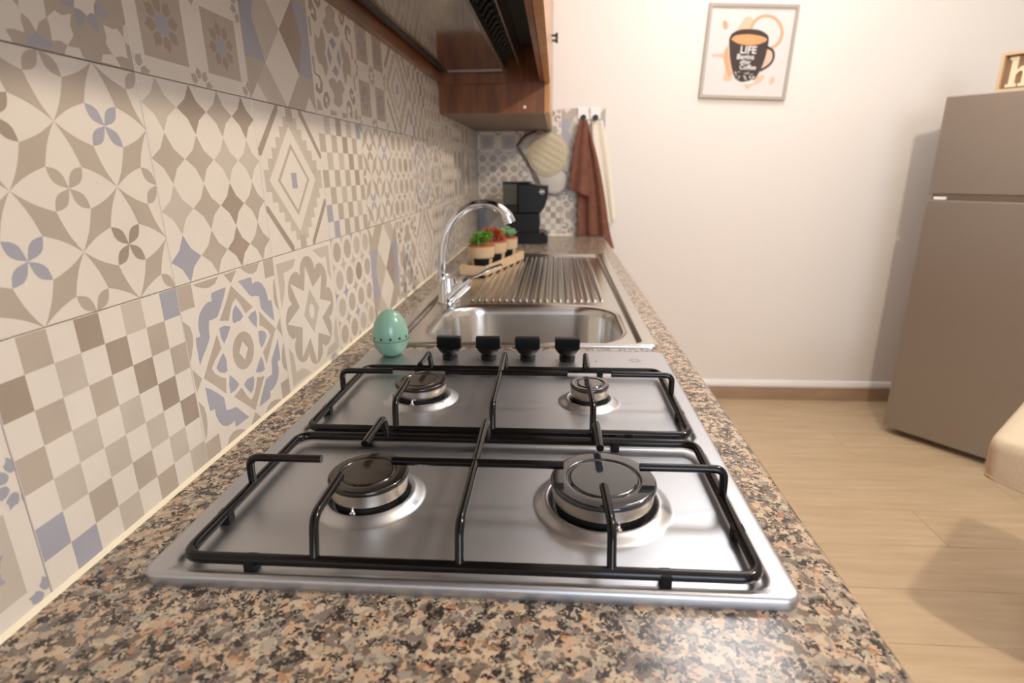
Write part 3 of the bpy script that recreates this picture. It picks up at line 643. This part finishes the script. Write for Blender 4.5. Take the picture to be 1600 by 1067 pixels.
def pot(a, label, leafm, kind, seed):
    x, y = tp(a, TW/2); z = tz+.0065; t = thing('potted_succulent', label, 'potted plant', (x, y, z), 'succulents in the planter tray'); r = random.Random(seed)
    MB().lathe((x, y), [(.029, z), (.0345, z+.038), (.0385, z+.039), (.0405, z+.073), (.0375, z+.073), (.0355, z+.066)], 36).build('pot', 'kraft', t)
    MB().lathe((x, y), [(.0406, z+.0705), (.0412, z+.0735), (.0385, z+.0738)], 36).build('pot_rim', 'potedge', t)
    mb = MB(); A = math.atan2(-y, .37-x)
    def fr(u, zz, rr): an = A+u; return (x+rr*math.cos(an), y+rr*math.sin(an), zz)
    lo = [(u, z+.006) for u in [(-.75+1.5*k/10) for k in range(11)]]; rad = lambda zz: .029+(.0345-.029)*(zz-z)/.038+.0006
    mb.grid([[fr(u, zz, rad(zz)) for u, _ in lo] for zz in (z+.004, z+.0365)]); mb.grid([[fr(u, zz, rad(zz)-.0008) for u, _ in lo] for zz in (z+.004, z+.0365)]); mb.build('pot_label', 'label', t)
    MB().lathe((x, y), [(.0355, z+.064), (.0350, z+.0665), (.002, z+.068)], 24).build('soil', 'soil', t)
    mb = MB()
    heads = [(0, 0, 0)]+[(.023*math.cos(k*PI/3+.3), .023*math.sin(k*PI/3+.3), -.002) for k in range(6)]
    for hx, hy, hz in heads:
        hh = r.uniform(.010, .032) if kind != 'rosette' else r.uniform(.010, .024)
        mb.tube([(x+hx, y+hy, z+.064), (x+hx, y+hy, z+.068+hh)], .0016, 5)
        for ring, (n, tilt, ln) in enumerate(((7, .25, .019), (6, .7, .017), (4, 1.15, .014)) if kind != 'spiky' else ((8, .2, .020), (7, .7, .019), (5, 1.2, .016))):
            for q in range(n):
                an = q*2*PI/n+ring*.5+r.random()*.4; ct, stt = math.cos(tilt), math.sin(tilt); wd = .0068 if kind != 'spiky' else .0044
                bx, by, bz = x+hx, y+hy, z+.067+hh+ring*.002
                pts = []
                for t_, ww in ((0, .35), (.45, 1), (.8, .8), (1, .08)):
                    cx_, cy_, cz_ = bx+ln*t_*ct*math.cos(an), by+ln*t_*ct*math.sin(an), bz+ln*t_*stt+.002*t_*t_
                    pts.append([(cx_-math.sin(an)*wd*ww, cy_+math.cos(an)*wd*ww, cz_), (cx_, cy_, cz_+.0022*ww), (cx_+math.sin(an)*wd*ww, cy_-math.cos(an)*wd*ww, cz_), (cx_, cy_, cz_-.0018*ww)])
                mb.loops(pts, True, True)
    mb.build('leaves', leafm, t)['kind'] = 'stuff'
pot(.068, 'potted bright green succulent, nearest of the three pots in the tray', 'leafg', 'leafy', 1)
pot(.174, 'potted red leaved succulent, middle of the three pots in the tray', 'leafr', 'spiky', 2)
pot(.278, 'potted pale grey green succulent, farthest of the three pots in the tray', 'leafp', 'rosette', 3)

# ---------------------------------------------------------------- coffee maker
cm = thing('coffee_maker', 'black coffee maker with smoked water tank in the far corner of the worktop', 'coffee maker', (.235, 2.46, 0))
cf = lambda a, b, yv: (a, yv, b)
Y1, Y2 = 2.385, 2.535
MB().prism([(.150, .0005), (.328, .0005), (.337, .006), (.337, .034), (.322, .046), (.300, .048), (.150, .048)], Y1-.012, Y2+.01, cf).build('base', 'coffee', cm, bevel=.003)
MB().prism([(.162, .0485), (.298, .0485), (.303, .078), (.300, .128), (.162, .128)], Y1+.004, Y2-.004, cf).build('column', 'coffee', cm, bevel=.004)
MB().prism([(.212, .129), (.306, .129), (.322, .150), (.336, .190), (.338, .238), (.300, .240), (.265, .246), (.212, .249)], Y1-.010, Y2, cf).build('brew_head', 'coffee', cm, bevel=.004)
MB().prism([(.150, .162), (.2115, .162), (.2115, .248), (.147, .252)], Y1+.002, Y2-.006, cf).build('water_tank', 'reservoir', cm, bevel=.003)
MB().prism([(.152, .129), (.2115, .129), (.2115, .1615), (.150, .1615)], Y1+.004, Y2-.006, cf).build('tank_seat', 'coffee', cm, bevel=.002)
MB().box(.146, .262, Y1, Y2-.004, .2495, .2555, bev=.002).build('lid', 'coffee', cm)
lg = MB(); C0 = (.3125, .216); ring = [(C0[0]+.0105*math.cos(a), C0[1]+.0105*math.sin(a)) for a in [k*PI/12 for k in range(24)]]; rin = [(C0[0]+.0092*math.cos(a), C0[1]+.0092*math.sin(a)) for a in [k*PI/12 for k in range(24)]]
lg.add([(a, Y1-.0106, b) for a, b in ring+rin], [(k, (k+1) % 24, 24+(k+1) % 24, 24+k) for k in range(24)], 0, False); lg.box(C0[0]-.008, C0[0]+.008, Y1-.0108, Y1-.0102, C0[1]-.0022, C0[1]+.0028); lg.build('badge', 'logo', cm)
MB().lathe((.318, 2.372), [(.006, .0355), (.007, .046), (.0045, .050)], 20).build('switch', 'rubber', cm)

# ---------------------------------------------------------------- mitts, hooks and cloths on the tiled panel
YW = YB-.0065
def pxb(u, v): # outline points measured on the back wall
    f, px, py = 866.51, 10.03, -10.85; d = fw+rt*((u-800-px)/f)-up*((v-533.5-py)/f); t = YW/d.y; return (.3732+d.x*t, .3025+d.z*t)
def flat_pad(pts, y0, y1, name, m, parent, smooth_it=True):
    P = [pxb(*p) for p in pts]; P = [(v.x, v.y) for v in bez([(a, b, 0) for a, b in P+P[:1]], 3)][:-1] if smooth_it else P
    cx = sum(p[0] for p in P)/len(P); cz = sum(p[1] for p in P)/len(P); L = []
    for k, s in ((0, 1), (.0, 1), (.35, 1.0), (.8, .97), (1, .88)):
        L.append([(cx+(a-cx)*s, y1+(y0-y1)*k, cz+(b-cz)*s) for a, b in P])
    return MB().loops(L[1:], True, True).build(name, m, parent)
mt = thing('oven_mitt', 'grey oven mitt with dark trim hanging on the tiled panel behind the quilted pad', 'oven mitt', (.36, YW-.01, .16))
body = [(809, 228), (822, 213), (838, 207), (862, 208), (878, 225), (880, 245), (877, 262), (886, 278), (884, 292), (873, 303), (859, 303), (847, 294), (837, 273), (822, 248)]
flat_pad(body, YW-.020, YW-.001, 'mitt_body', 'mitt', mt)
flat_pad([(878, 240), (890, 248), (893, 262), (888, 269), (880, 268), (872, 258)], YW-.016, YW-.0012, 'thumb', 'mitt', mt)
MB().tube([(a, YW-.010, b) for a, b in [pxb(*p) for p in ((808, 229), (821, 249), (833, 271), (841, 289), (852, 302), (868, 305), (881, 298))]], .0028, 8).build('edge_trim', 'mittd', mt)
MB().tube([(a, YW-.010, b) for a, b in [pxb(*p) for p in ((808, 228), (821, 212), (838, 205))]], .0055, 8).build('cuff_trim', 'mittr', mt)
MB().tube([(a, YW-.008, b) for a, b in [pxb(*p) for p in ((852, 207), (848, 196), (854, 193), (857, 206))]], .0022, 6).build('hanging_loop', 'mittd', mt)
pd = thing('pot_holder', 'round beige quilted pot holder hanging in front of the grey oven mitt', 'pot holder', (.336, YW-.03, .28))
cx_, cz_ = pxb(856, 241); R_ = .0925; rings = []
V = MB(); NR, NA = 16, 64
def quilt(x, z): u = (x-cx_)*.5+(z-cz_)*.87; v = (x-cx_)*.87-(z-cz_)*.5; return .0028*(abs(math.sin(u*PI/.028))**.5+.35*abs(math.sin(v*PI/.03))**.5)
def qp(i, k):
    r = R_*i/NR; a = 2*PI*k/NA; x, z = cx_+r*math.cos(a), cz_+r*math.sin(a); e = math.sqrt(max(0, 1-(i/NR)**6)); return (x, YW-.0225-(.003+quilt(x, z))*e, z)
V.loops([[qp(i, k) for k in range(NA)] for i in range(NR, 0, -1)]+[[(cx_+.0005*math.cos(2*PI*k/NA), YW-.0255, cz_+.0005*math.sin(2*PI*k/NA)) for k in range(NA)]], False, True)
V.loops([[(cx_+R_*math.cos(2*PI*k/NA), YW-.0225, cz_+R_*math.sin(2*PI*k/NA)) for k in range(NA)], [(cx_+R_*.97*math.cos(2*PI*k/NA), YW-.0205, cz_+R_*.97*math.sin(2*PI*k/NA)) for k in range(NA)]], False, True)
V.build('quilted_disc', 'pad', pd)
MB().tube([(cx_+R_*math.cos(2*PI*k/48), YW-.0225, cz_+R_*math.sin(2*PI*k/48)) for k in range(48)], .0032, 8, True).build('edge_binding', 'pad', pd)
MB().tube([(cx_-.004, YW-.0225, cz_+R_), (cx_-.006, YW-.020, cz_+R_+.03), (cx_+.005, YW-.020, cz_+R_+.03), (cx_+.004, YW-.0225, cz_+R_)], .0018, 6).build('hanging_loop', 'pad', pd)
for (u, v), lab in (((911, 178), 'white square adhesive hook holding the brown cloth'), ((930, 178), 'white square adhesive hook holding the cream cloth')):
    hx, hz = pxb(u, v); t = thing('wall_hook', lab, 'hook', (hx, YW, hz-.025), 'hooks on the tiled panel')
    MB().box(hx-.0235, hx+.0235, YW-.006, YW, hz-.0235, hz+.0265, bev=.002).build('plate', 'white', t)
    MB().tube([(hx+.001, YW-.0061, hz-.016), (hx+.001, YW-.026, hz-.017)], .0125, 20).build('hook', 'knob', t)
def cloth(name, parent, m, left, right, y0, amp, nf, ph, n=26, mcols=40, flare=0):
    """hanging cloth: left and right outline in pixels from top to hem, folds as waves"""
    l = bez([(*pxb(*p), 0) for p in left], 8); r = bez([(*pxb(*p), 0) for p in right], 8); n = 28; F = []
    def samp(c, t): q = t*(len(c)-1); i = min(int(q), len(c)-2); return c[i].lerp(c[i+1], q-i)
    for side in (0, 1):
        G = []
        for i in range(n+1):
            t = i/n; a, b = samp(l, t), samp(r, t); row = []
            for j in range(mcols+1):
                s_ = j/mcols; p = a.lerp(b, s_); k = (.35+.65*t)
                y = YW-y0-amp*k*(1+math.sin(s_*nf*2*PI+ph+1.2*t))*.5-flare*t
                row.append((p.x, y+side*.0022, max(p.y, .003) if p.x < .606 else p.y))
            G.append(row)
        F.append(G)
    mb = MB(); mb.grid(F[0]); mb.grid(F[1]); G0, G1 = F
    mb.loops([G0[0]+[g[-1] for g in G0[1:]]+G0[-1][::-1][1:]+[g[0] for g in G0[::-1][1:-1]], G1[0]+[g[-1] for g in G1[1:]]+G1[-1][::-1][1:]+[g[0] for g in G1[::-1][1:-1]]], smooth=False)
    return mb.build(name, m, parent)
tb = thing('hanging_cloth', 'brown kitchen cloth hanging from the left hook on the tiled panel', 'cloth', (.52, YW-.03, -.06))
cloth('back_layer', tb, 'towelb', [(906, 192), (902, 250), (902, 310), (902, 367), (902, 366)], [(918, 192), (934, 250), (945, 310), (952, 360), (959, 388)], .024, .026, 2.5, .5)
cloth('front_fold', tb, 'towelb', [(905, 189), (898, 225), (893, 262), (888, 294)], [(917, 189), (919, 230), (921, 270), (922, 307)], .054, .014, 1.4, 2)
tc_ = thing('hanging_cloth', 'cream kitchen cloth hanging from the right hook beside the brown one', 'cloth', (.62, YW-.03, -.02))
cloth('cloth_sheet', tc_, 'towelc', [(924, 188), (928, 240), (938, 300), (948, 352)], [(942, 188), (952, 240), (958, 290), (962, 340)], .004, .010, 1.5, .2)
# ---------------------------------------------------------------- wall cabinets and extractor hood
def wall_cab(y0, y1, z0, label, nd, knob=True, ztop=1.2):
    t = thing('wall_cabinet', label, 'cabinet', (.17, (y0+y1)/2, z0)); x1 = .330
    MB().box(.0005, x1, y0, y0+.018, z0, ztop).build('side_panel', 'wood', t); MB().box(.0005, x1, y1-.018, y1, z0, ztop).build('side_panel', 'wood', t)
    MB().box(.0005, x1, y0+.018, y1-.018, z0+.001, z0+.019).build('bottom_panel', 'woodin', t); MB().box(.0005, x1, y0+.018, y1-.018, ztop-.018, ztop).build('top_panel', 'wood', t)
    MB().box(.0005, .012, y0+.018, y1-.018, z0+.02, ztop-.018).build('back_panel', 'woodin', t)
    wd = (y1-y0)/nd
    for k in range(nd):
        a, b = y0+k*wd+.0015, y0+(k+1)*wd-.0015
        d = MB().box(.331, .350, a, b, z0-.002, ztop, bev=.002).build('door', 'woodedge', t)
        e = b-.04 if k % 2 == 0 else a+.04
        if knob: MB().tube([(.3502, e, z0+.295), (.362, e, z0+.295), (.3635, e, z0+.295), (.372, e, z0+.295)], lambda q: .004 if q < .5 else .009, 14).build('door_knob', 'blackmetal', d)
    return t
fc = wall_cab(1.866, 2.700, .475, 'low hung wooden wall cabinet above the drainer, screw cap on its side', 2)
MB().lathe((0, 0), [(.0045, 0), (.004, .0015), (.001, .002)], 14)
def capdot(x, z, y): mb = MB(); mb.prism([(x+.0048*math.cos(k*PI/6), z+.0048*math.sin(k*PI/6)) for k in range(12)], y, y-.0018, lambda a, b, c: (a, c, b)); mb.build('screw_cap', 'screw', fc)
capdot(.271, .492, 1.8658)
wall_cab(-1.2, .935, .56, 'wooden wall cabinet over the near half of the hob', 4)
hc = thing('hood_cabinet', 'wooden wall cabinet enclosing the extractor hood above the hob', 'cabinet', (.17, 1.4, .56)); hy0, hy1 = .938, 1.864
MB().box(.0005, .330, hy0, hy0+.018, .561, 1.2).build('side_panel', 'wood', hc); MB().box(.0005, .330, hy1-.018, hy1, .561, 1.2).build('side_panel', 'wood', hc)
MB().box(.0005, .016, hy0+.018, hy1-.018, .565, .660).build('back_rail', 'wood', hc); MB().box(.0005, .330, hy0+.018, hy1-.018, 1.182, 1.2).build('top_panel', 'wood', hc)
MB().box(.318, .330, hy0+.018, hy1-.018, .562, .640).build('front_rail', 'wood', hc)
d = MB().box(.331, .350, hy0+.001, hy1-.001, .560, 1.2, bev=.002).build('door', 'woodedge', hc)
MB().tube([(.3502, 1.40, .90), (.362, 1.40, .90), (.372, 1.40, .90)], lambda q: .004 if q < .4 else .009, 14).build('door_knob', 'blackmetal', d)
hd = thing('extractor_hood', 'dark steel extractor hood with mirror-like underside, fitted in the wall cabinet', 'hood', (.15, 1.4, .593)); a0, a1 = hy0+.022, 1.826
MB().box(.034, .316, a0, a1, .70, .80).build('housing', 'blackmetal', hd)
MB().box(.036, .206, a0, a1, .5935, .5965).build('underside_plate', 'mirror', hd)
MB().box(.022, .035, a0, a1, .590, .699).build('rear_edge', 'blackmetal', hd)
MB().box(.207, .2155, a0, a1, .5905, .699, bev=.001).build('front_edge', 'hoodtrim', hd)
MB().box(.036, .219, a1+.0005, a1+.008, .5900, .6000, bev=.001).build('end_trim', 'hoodtrim', hd)
MB().box(.2165, .2555, a0, a1, .640, .699).build('grille_box', 'dark', hd)
MB().box(.2560, .2600, a0, a1, .600, .699).build('grille_rim', 'hoodtrim', hd)
MB().box(.2605, .3160, a0, a1-.02, .655, .699).build('void_shade_fill', 'dark', hd)  # added dark box that gives the open recess its black shade
rib = MB().tube([(.2185+.0355*k/8, a0+.02, .606+.022*math.sin(PI*k/8)) for k in range(9)], .0045, 8).build('rib', 'blackmetal', hd)
for k in range(1, 18): copy(rib, hd, (0, .046*k, 0))

# ---------------------------------------------------------------- picture on the back wall
PC = Vector((1.190, .780)); PA = math.radians(-2.6); PS = .3715
pc = thing('framed_picture', 'small beige framed print of a black lettered coffee mug, hanging askew on the back wall', 'picture', (PC.x, YB-.01, PC.y-.19))
def pf(a, b, c): # picture plane: a, b in 0..1, c = distance from the wall
    u, v = (a-.5)*PS, (b-.5)*PS; return (PC.x+u*math.cos(PA)-v*math.sin(PA), YB-.001-c, PC.y+u*math.sin(PA)+v*math.cos(PA))
e_ = .034
for q in ([(0, 0), (1, 0), (1-e_, e_), (e_, e_)], [(1, 0), (1, 1), (1-e_, 1-e_), (1-e_, e_)], [(1, 1), (0, 1), (e_, 1-e_), (1-e_, 1-e_)], [(0, 1), (0, 0), (e_, e_), (e_, 1-e_)]): MB().prism(q, 0, .016, pf).build('frame_side', 'frame', pc)
MB().prism([(e_, e_), (1-e_, e_), (1-e_, 1-e_), (e_, 1-e_)], .001, .007, pf).build('print', 'paper', pc)
def pq(u, v): # trace in the zoomed crop (1334 x 1067 px of the picture) to picture coordinates
    # bilinear inverse through the frame corners
    TLc, TRc, BRc, BLc = Vector((262, 33)), Vector((1200, 37)), Vector((1060, 1035)), Vector((150, 1030)); b = (1032-v)/(1032-35); l = BLc.x+(TLc.x-BLc.x)*b; r = BRc.x+(TRc.x-BRc.x)*b; return ((u-l)/(r-l), b)
def pp(name, pts, m, c, sm=True):
    P = [pq(*p) for p in pts]
    if sm: P = [(v.x, v.y) for v in bez([(a, b, 0) for a, b in P+P[:1]], 4)][:-1]
    return MB().prism(P, .007, c, pf).build(name, m, pc)
pp('colour_splash', [(640, 170), (700, 170), (720, 260), (600, 420), (520, 700), (500, 830), (410, 830), (440, 700), (400, 600), (300, 590), (300, 560), (420, 540), (470, 430), (560, 280)], 'peach2', .0073)
pp('colour_splash', [(450, 470), (480, 700), (500, 760), (460, 790), (420, 640), (420, 540)], 'peach', .0075)
pp('colour_splash', [(600, 840), (760, 780), (850, 770), (800, 850), (700, 890), (670, 930)], 'peach2', .0073)
rg = [(860+175*math.cos(a)*1.02, 320+185*math.sin(a)) for a in [k*PI/16 for k in range(32)]]; ri = [(858+145*math.cos(a)*1.02, 322+155*math.sin(a)) for a in [k*PI/16 for k in range(32)]]
P1, P2 = [pq(*p) for p in rg], [pq(*p) for p in ri]; mb = MB(); mb.add([pf(a, b, .0076) for a, b in P1+P2], [(k, (k+1) % 32, 32+(k+1) % 32, 32+k) for k in range(32)], 0, False); mb.build('coffee_ring', 'peach', pc)
pp('colour_splash', [(400, 220), (430, 210), (455, 250), (440, 300), (405, 280)], 'peach', .0074); pp('colour_splash', [(905, 800), (950, 780), (950, 840), (910, 870), (895, 850)], 'peach2', .0074)
pp('mug_print', [(468, 400), (500, 340), (580, 300), (680, 290), (790, 300), (870, 345), (885, 400), (870, 500), (840, 620), (790, 740), (720, 835), (620, 850), (545, 820), (510, 740), (480, 600)], 'mug', .0079)
pp('mug_inside', [(490, 400), (540, 360), (680, 345), (820, 365), (865, 400), (790, 440), (680, 458), (560, 440)], 'mugin', .0082)
pp('colour_splash', [(850, 520), (900, 500), (925, 560), (880, 650), (800, 700), (820, 600)], 'peach2', .0077); out = [pq(*p) for p in ((870, 470), (930, 510), (935, 590), (890, 660), (800, 720))]; o3 = [pf(a, b, .008) for a, b in out]; mb = MB(); mb.tube(bez(o3, 6), .0048, 6); mb.build('mug_handle', 'mug', pc)
pp('mug_foot', [(520, 820), (600, 850), (740, 820), (720, 860), (620, 868), (550, 855)], 'ink', .0080)
rr = random.Random(4)
for k in range(26):
    v = rr.uniform(735, 825); h_ = (v-600)/250; u = rr.uniform(510+h_*20, 800-h_*60); s_ = rr.uniform(8, 15)
    mb = MB(); P = [pq(u+s_*math.cos(a)*(1 if j % 2 else .5), v+s_*math.sin(a)*(1 if j % 2 else .5)) for j, a in enumerate([j*PI/5 for j in range(10)])]; mb.prism(P, .0079, .0083, pf); mb.build('doodle', 'ink' if k % 2 else 'greyp', pc)
def tf(cu, cv, sc):
    a0, b0 = pq(cu, cv)
    return lambda a, b, c: pf(a0+a*sc, b0+b*sc, .0084+c)
text_mesh('LIFE', 1, tf(668, 543, .110), 'lettering', 'ink', pc); text_mesh('Begins', 1, tf(640, 605, .078), 'lettering', 'ink', pc); text_mesh('after', 1, tf(640, 655, .064), 'lettering', 'ink', pc); text_mesh('Coffee', 1, tf(665, 712, .070), 'lettering', 'ink', pc)

# ---------------------------------------------------------------- fridge freezer, standing at an angle
FC = Vector((1.828, 2.3475)); FD = Vector((.6265, -.7794)); FN = Vector((.7794, .6265)); FWD = .60
FR_ANG = math.atan2(FD.y, FD.x)
def ff(a, b, z): p = FC+FD*a+FN*b; return (p.x, p.y, z)
def fbox(mb, a0, a1, b0, b1, z0, z1, bev=0):
    t = MB().box(a0, a1, b0, b1, z0, z1, bev=bev); mb.add([ff(*v) for v in t.v], t.f, 0, False); return mb
fg = thing('fridge_freezer', 'tall grey brushed steel fridge freezer standing at an angle near the back wall', 'fridge', (*ff(.3, .28, 0)[:2], FL))
FT = .553
fbox(MB(), .004, FWD-.004, .050, .545, FL+.03, FT-.004, .004).build('body', 'fridged', fg)
fbox(MB(), 0, FWD, 0, .046, .2000, FT, .004).build('freezer_door', 'fridge', fg)
fbox(MB(), 0, FWD, 0, .046, FL+.032, .1765, .004).build('fridge_door', 'fridge', fg)
fbox(MB(), .012, FWD-.004, .012, .0455, .1775, .1990).build('door_gap_strip', 'hoodtrim', fg)
fbox(MB(), .022, .062, -.0015, .010, .1785, .1885, .001).build('hinge_cover', 'white', fg)
fbox(MB(), .13, FWD-.02, -.0006, .0005, .4300, .4306).build('door_mark', 'hoodtrim', fg) if False else None
for a in (.03, FWD-.05):
    for b in (.07, .50): fbox(MB(), a, a+.03, b, b+.03, FL, FL+.0295).build('foot', 'rubber', fg)
sg = thing('letter_sign', 'small pine box frame with a cream letter h standing on the fridge freezer', 'sign', (*ff(.20, .05, 0)[:2], FT+.001)); z0 = FT+.0005; SB = .035
a0, a1, zt_ = .132, .267, z0+.130
for q in ((a0, a1, z0, z0+.010), (a0, a1, zt_-.010, zt_), (a0, a0+.010, z0+.010, zt_-.010), (a1-.010, a1, z0+.010, zt_-.010)): fbox(MB(), q[0], q[1], SB, SB+.035, q[2], q[3]).build('frame_side', 'pine', sg)
fbox(MB(), a0+.010, a1-.010, SB+.022, SB+.030, z0+.010, zt_-.010).build('backing', 'signbrown', sg)
mb = MB(); hf = lambda a, b, c: ff(a0+.018+a*.075, SB+.0215-c, z0+.016+b*.098)
for q in ([(.15, 0), (.38, 0), (.38, 1), (.15, 1)], [(.05, 0), (.15, 0), (.15, .1), (.05, .1)], [(.38, 0), (.47, 0), (.47, .1), (.38, .1)], [(.05, .9), (.15, .9), (.15, 1), (.05, 1)],
          [(.62, 0), (.85, 0), (.85, .48), (.79, .62), (.66, .68), (.52, .66), (.38, .56), (.38, .40), (.48, .50), (.57, .52), (.62, .45)], [(.53, 0), (.62, 0), (.62, .1), (.53, .1)], [(.85, 0), (.94, 0), (.94, .1), (.85, .1)]): mb.prism(q, 0, .006, hf)
mb.build('letter', 'signcream', sg)

# ---------------------------------------------------------------- stool with a cream cover by the right edge of the frame
P0 = Vector((1.335, 1.175)); E1 = Vector((.7335, .6797)); E2 = Vector((.66, -.751)); ZS = -.27
st = thing('covered_stool', 'stool with a stitched cream cloth cover, just inside the right edge', 'stool', (1.6, 1.15, FL))
def sf(a, b, z): p = P0+E1*a+E2*b; return (p.x, p.y, z)
def outline(off, z, wav=0):
    P = rrect(0, .40, 0, .40, .022, 8, 0); o = []
    n = 160; Q = [Vector(p) for p in P]; per = sum((Q[i]-Q[i-1]).length for i in range(len(Q)))
    Q2 = []; 
    for i in range(len(Q)):
        a, b = Q[i], Q[(i+1) % len(Q)]; m = max(1, int((b-a).length/.008))
        for k in range(m): Q2.append(a.lerp(b, k/m))
    for i, q in enumerate(Q2):
        d = q-Vector((.2, .2, 0)); s = 1+(off+wav*math.sin(i*.22)*.5)/.2; o.append(sf(.2+d.x*s, .2+d.y*s, z+wav*.6*math.sin(i*.13)))
    return o
MB().loops([outline(-.19, ZS+.004), outline(-.03, ZS+.003), outline(-.008, ZS), outline(0, ZS-.008), outline(.003, ZS-.03, .003), outline(.002, ZS-.108, .010), outline(.0005, ZS-.108, .010), outline(-.002, ZS-.03)], True).build('cover', 'cloth', st)
MB().tube([Vector(p)+Vector((0, 0, 0)) for p in outline(.0055, ZS-.098, .0098)], .0009, 5, True).build('stitching', 'stitch', st)
t = MB().box(.012, .388, .012, .388, ZS-.045, ZS-.005); mb = MB(); mb.add([sf(*v) for v in t.v], t.f, 0, False); mb.build('seat', 'legwood', st)
c_ = sf(.2, .2, 0); MB().lathe((c_[0], c_[1]), [(.02, FL+.02), (.02, ZS-.046)], 16).build('pedestal', 'legwood', st)
MB().lathe((c_[0], c_[1]), [(.05, FL), (.05, FL+.008), (.03, FL+.0195)], 32).build('foot', 'legwood', st)

# ---------------------------------------------------------------- lamps
lp = thing('pendant_lamp', 'bare warm bulb pendant hanging from the ceiling', 'lamp', (LAMP.x, LAMP.y, LAMP.z-H))
lz = LAMP.z-H
MB().lathe((LAMP.x, LAMP.y), [(.004, lz-.036)]+[(.038*math.cos(a), lz+.038*math.sin(a)) for a in [-1.2+.2*k for k in range(13)]], 24).build('bulb', 'bulb', lp)
MB().lathe((LAMP.x, LAMP.y), [(.018, lz+.0385), (.020, lz+.085), (.006, lz+.095)], 20).build('socket', 'knob', lp)
MB().tube([(LAMP.x, LAMP.y, lz+.095), (LAMP.x, LAMP.y, ZC-.02)], .003, 8).build('cord', 'knob', lp)
MB().lathe((LAMP.x, LAMP.y), [(.05, ZC-.0005), (.045, ZC-.02), (.01, ZC-.025)], 24).build('ceiling_rose', 'white', lp)
cl = thing('ceiling_panel', 'square flush ceiling light panel', 'lamp', (1.1, 1.9, ZC-.02))
MB().box(.83, 1.37, 1.63, 2.17, ZC-.012, ZC, bev=.003).build('frame', 'white', cl)
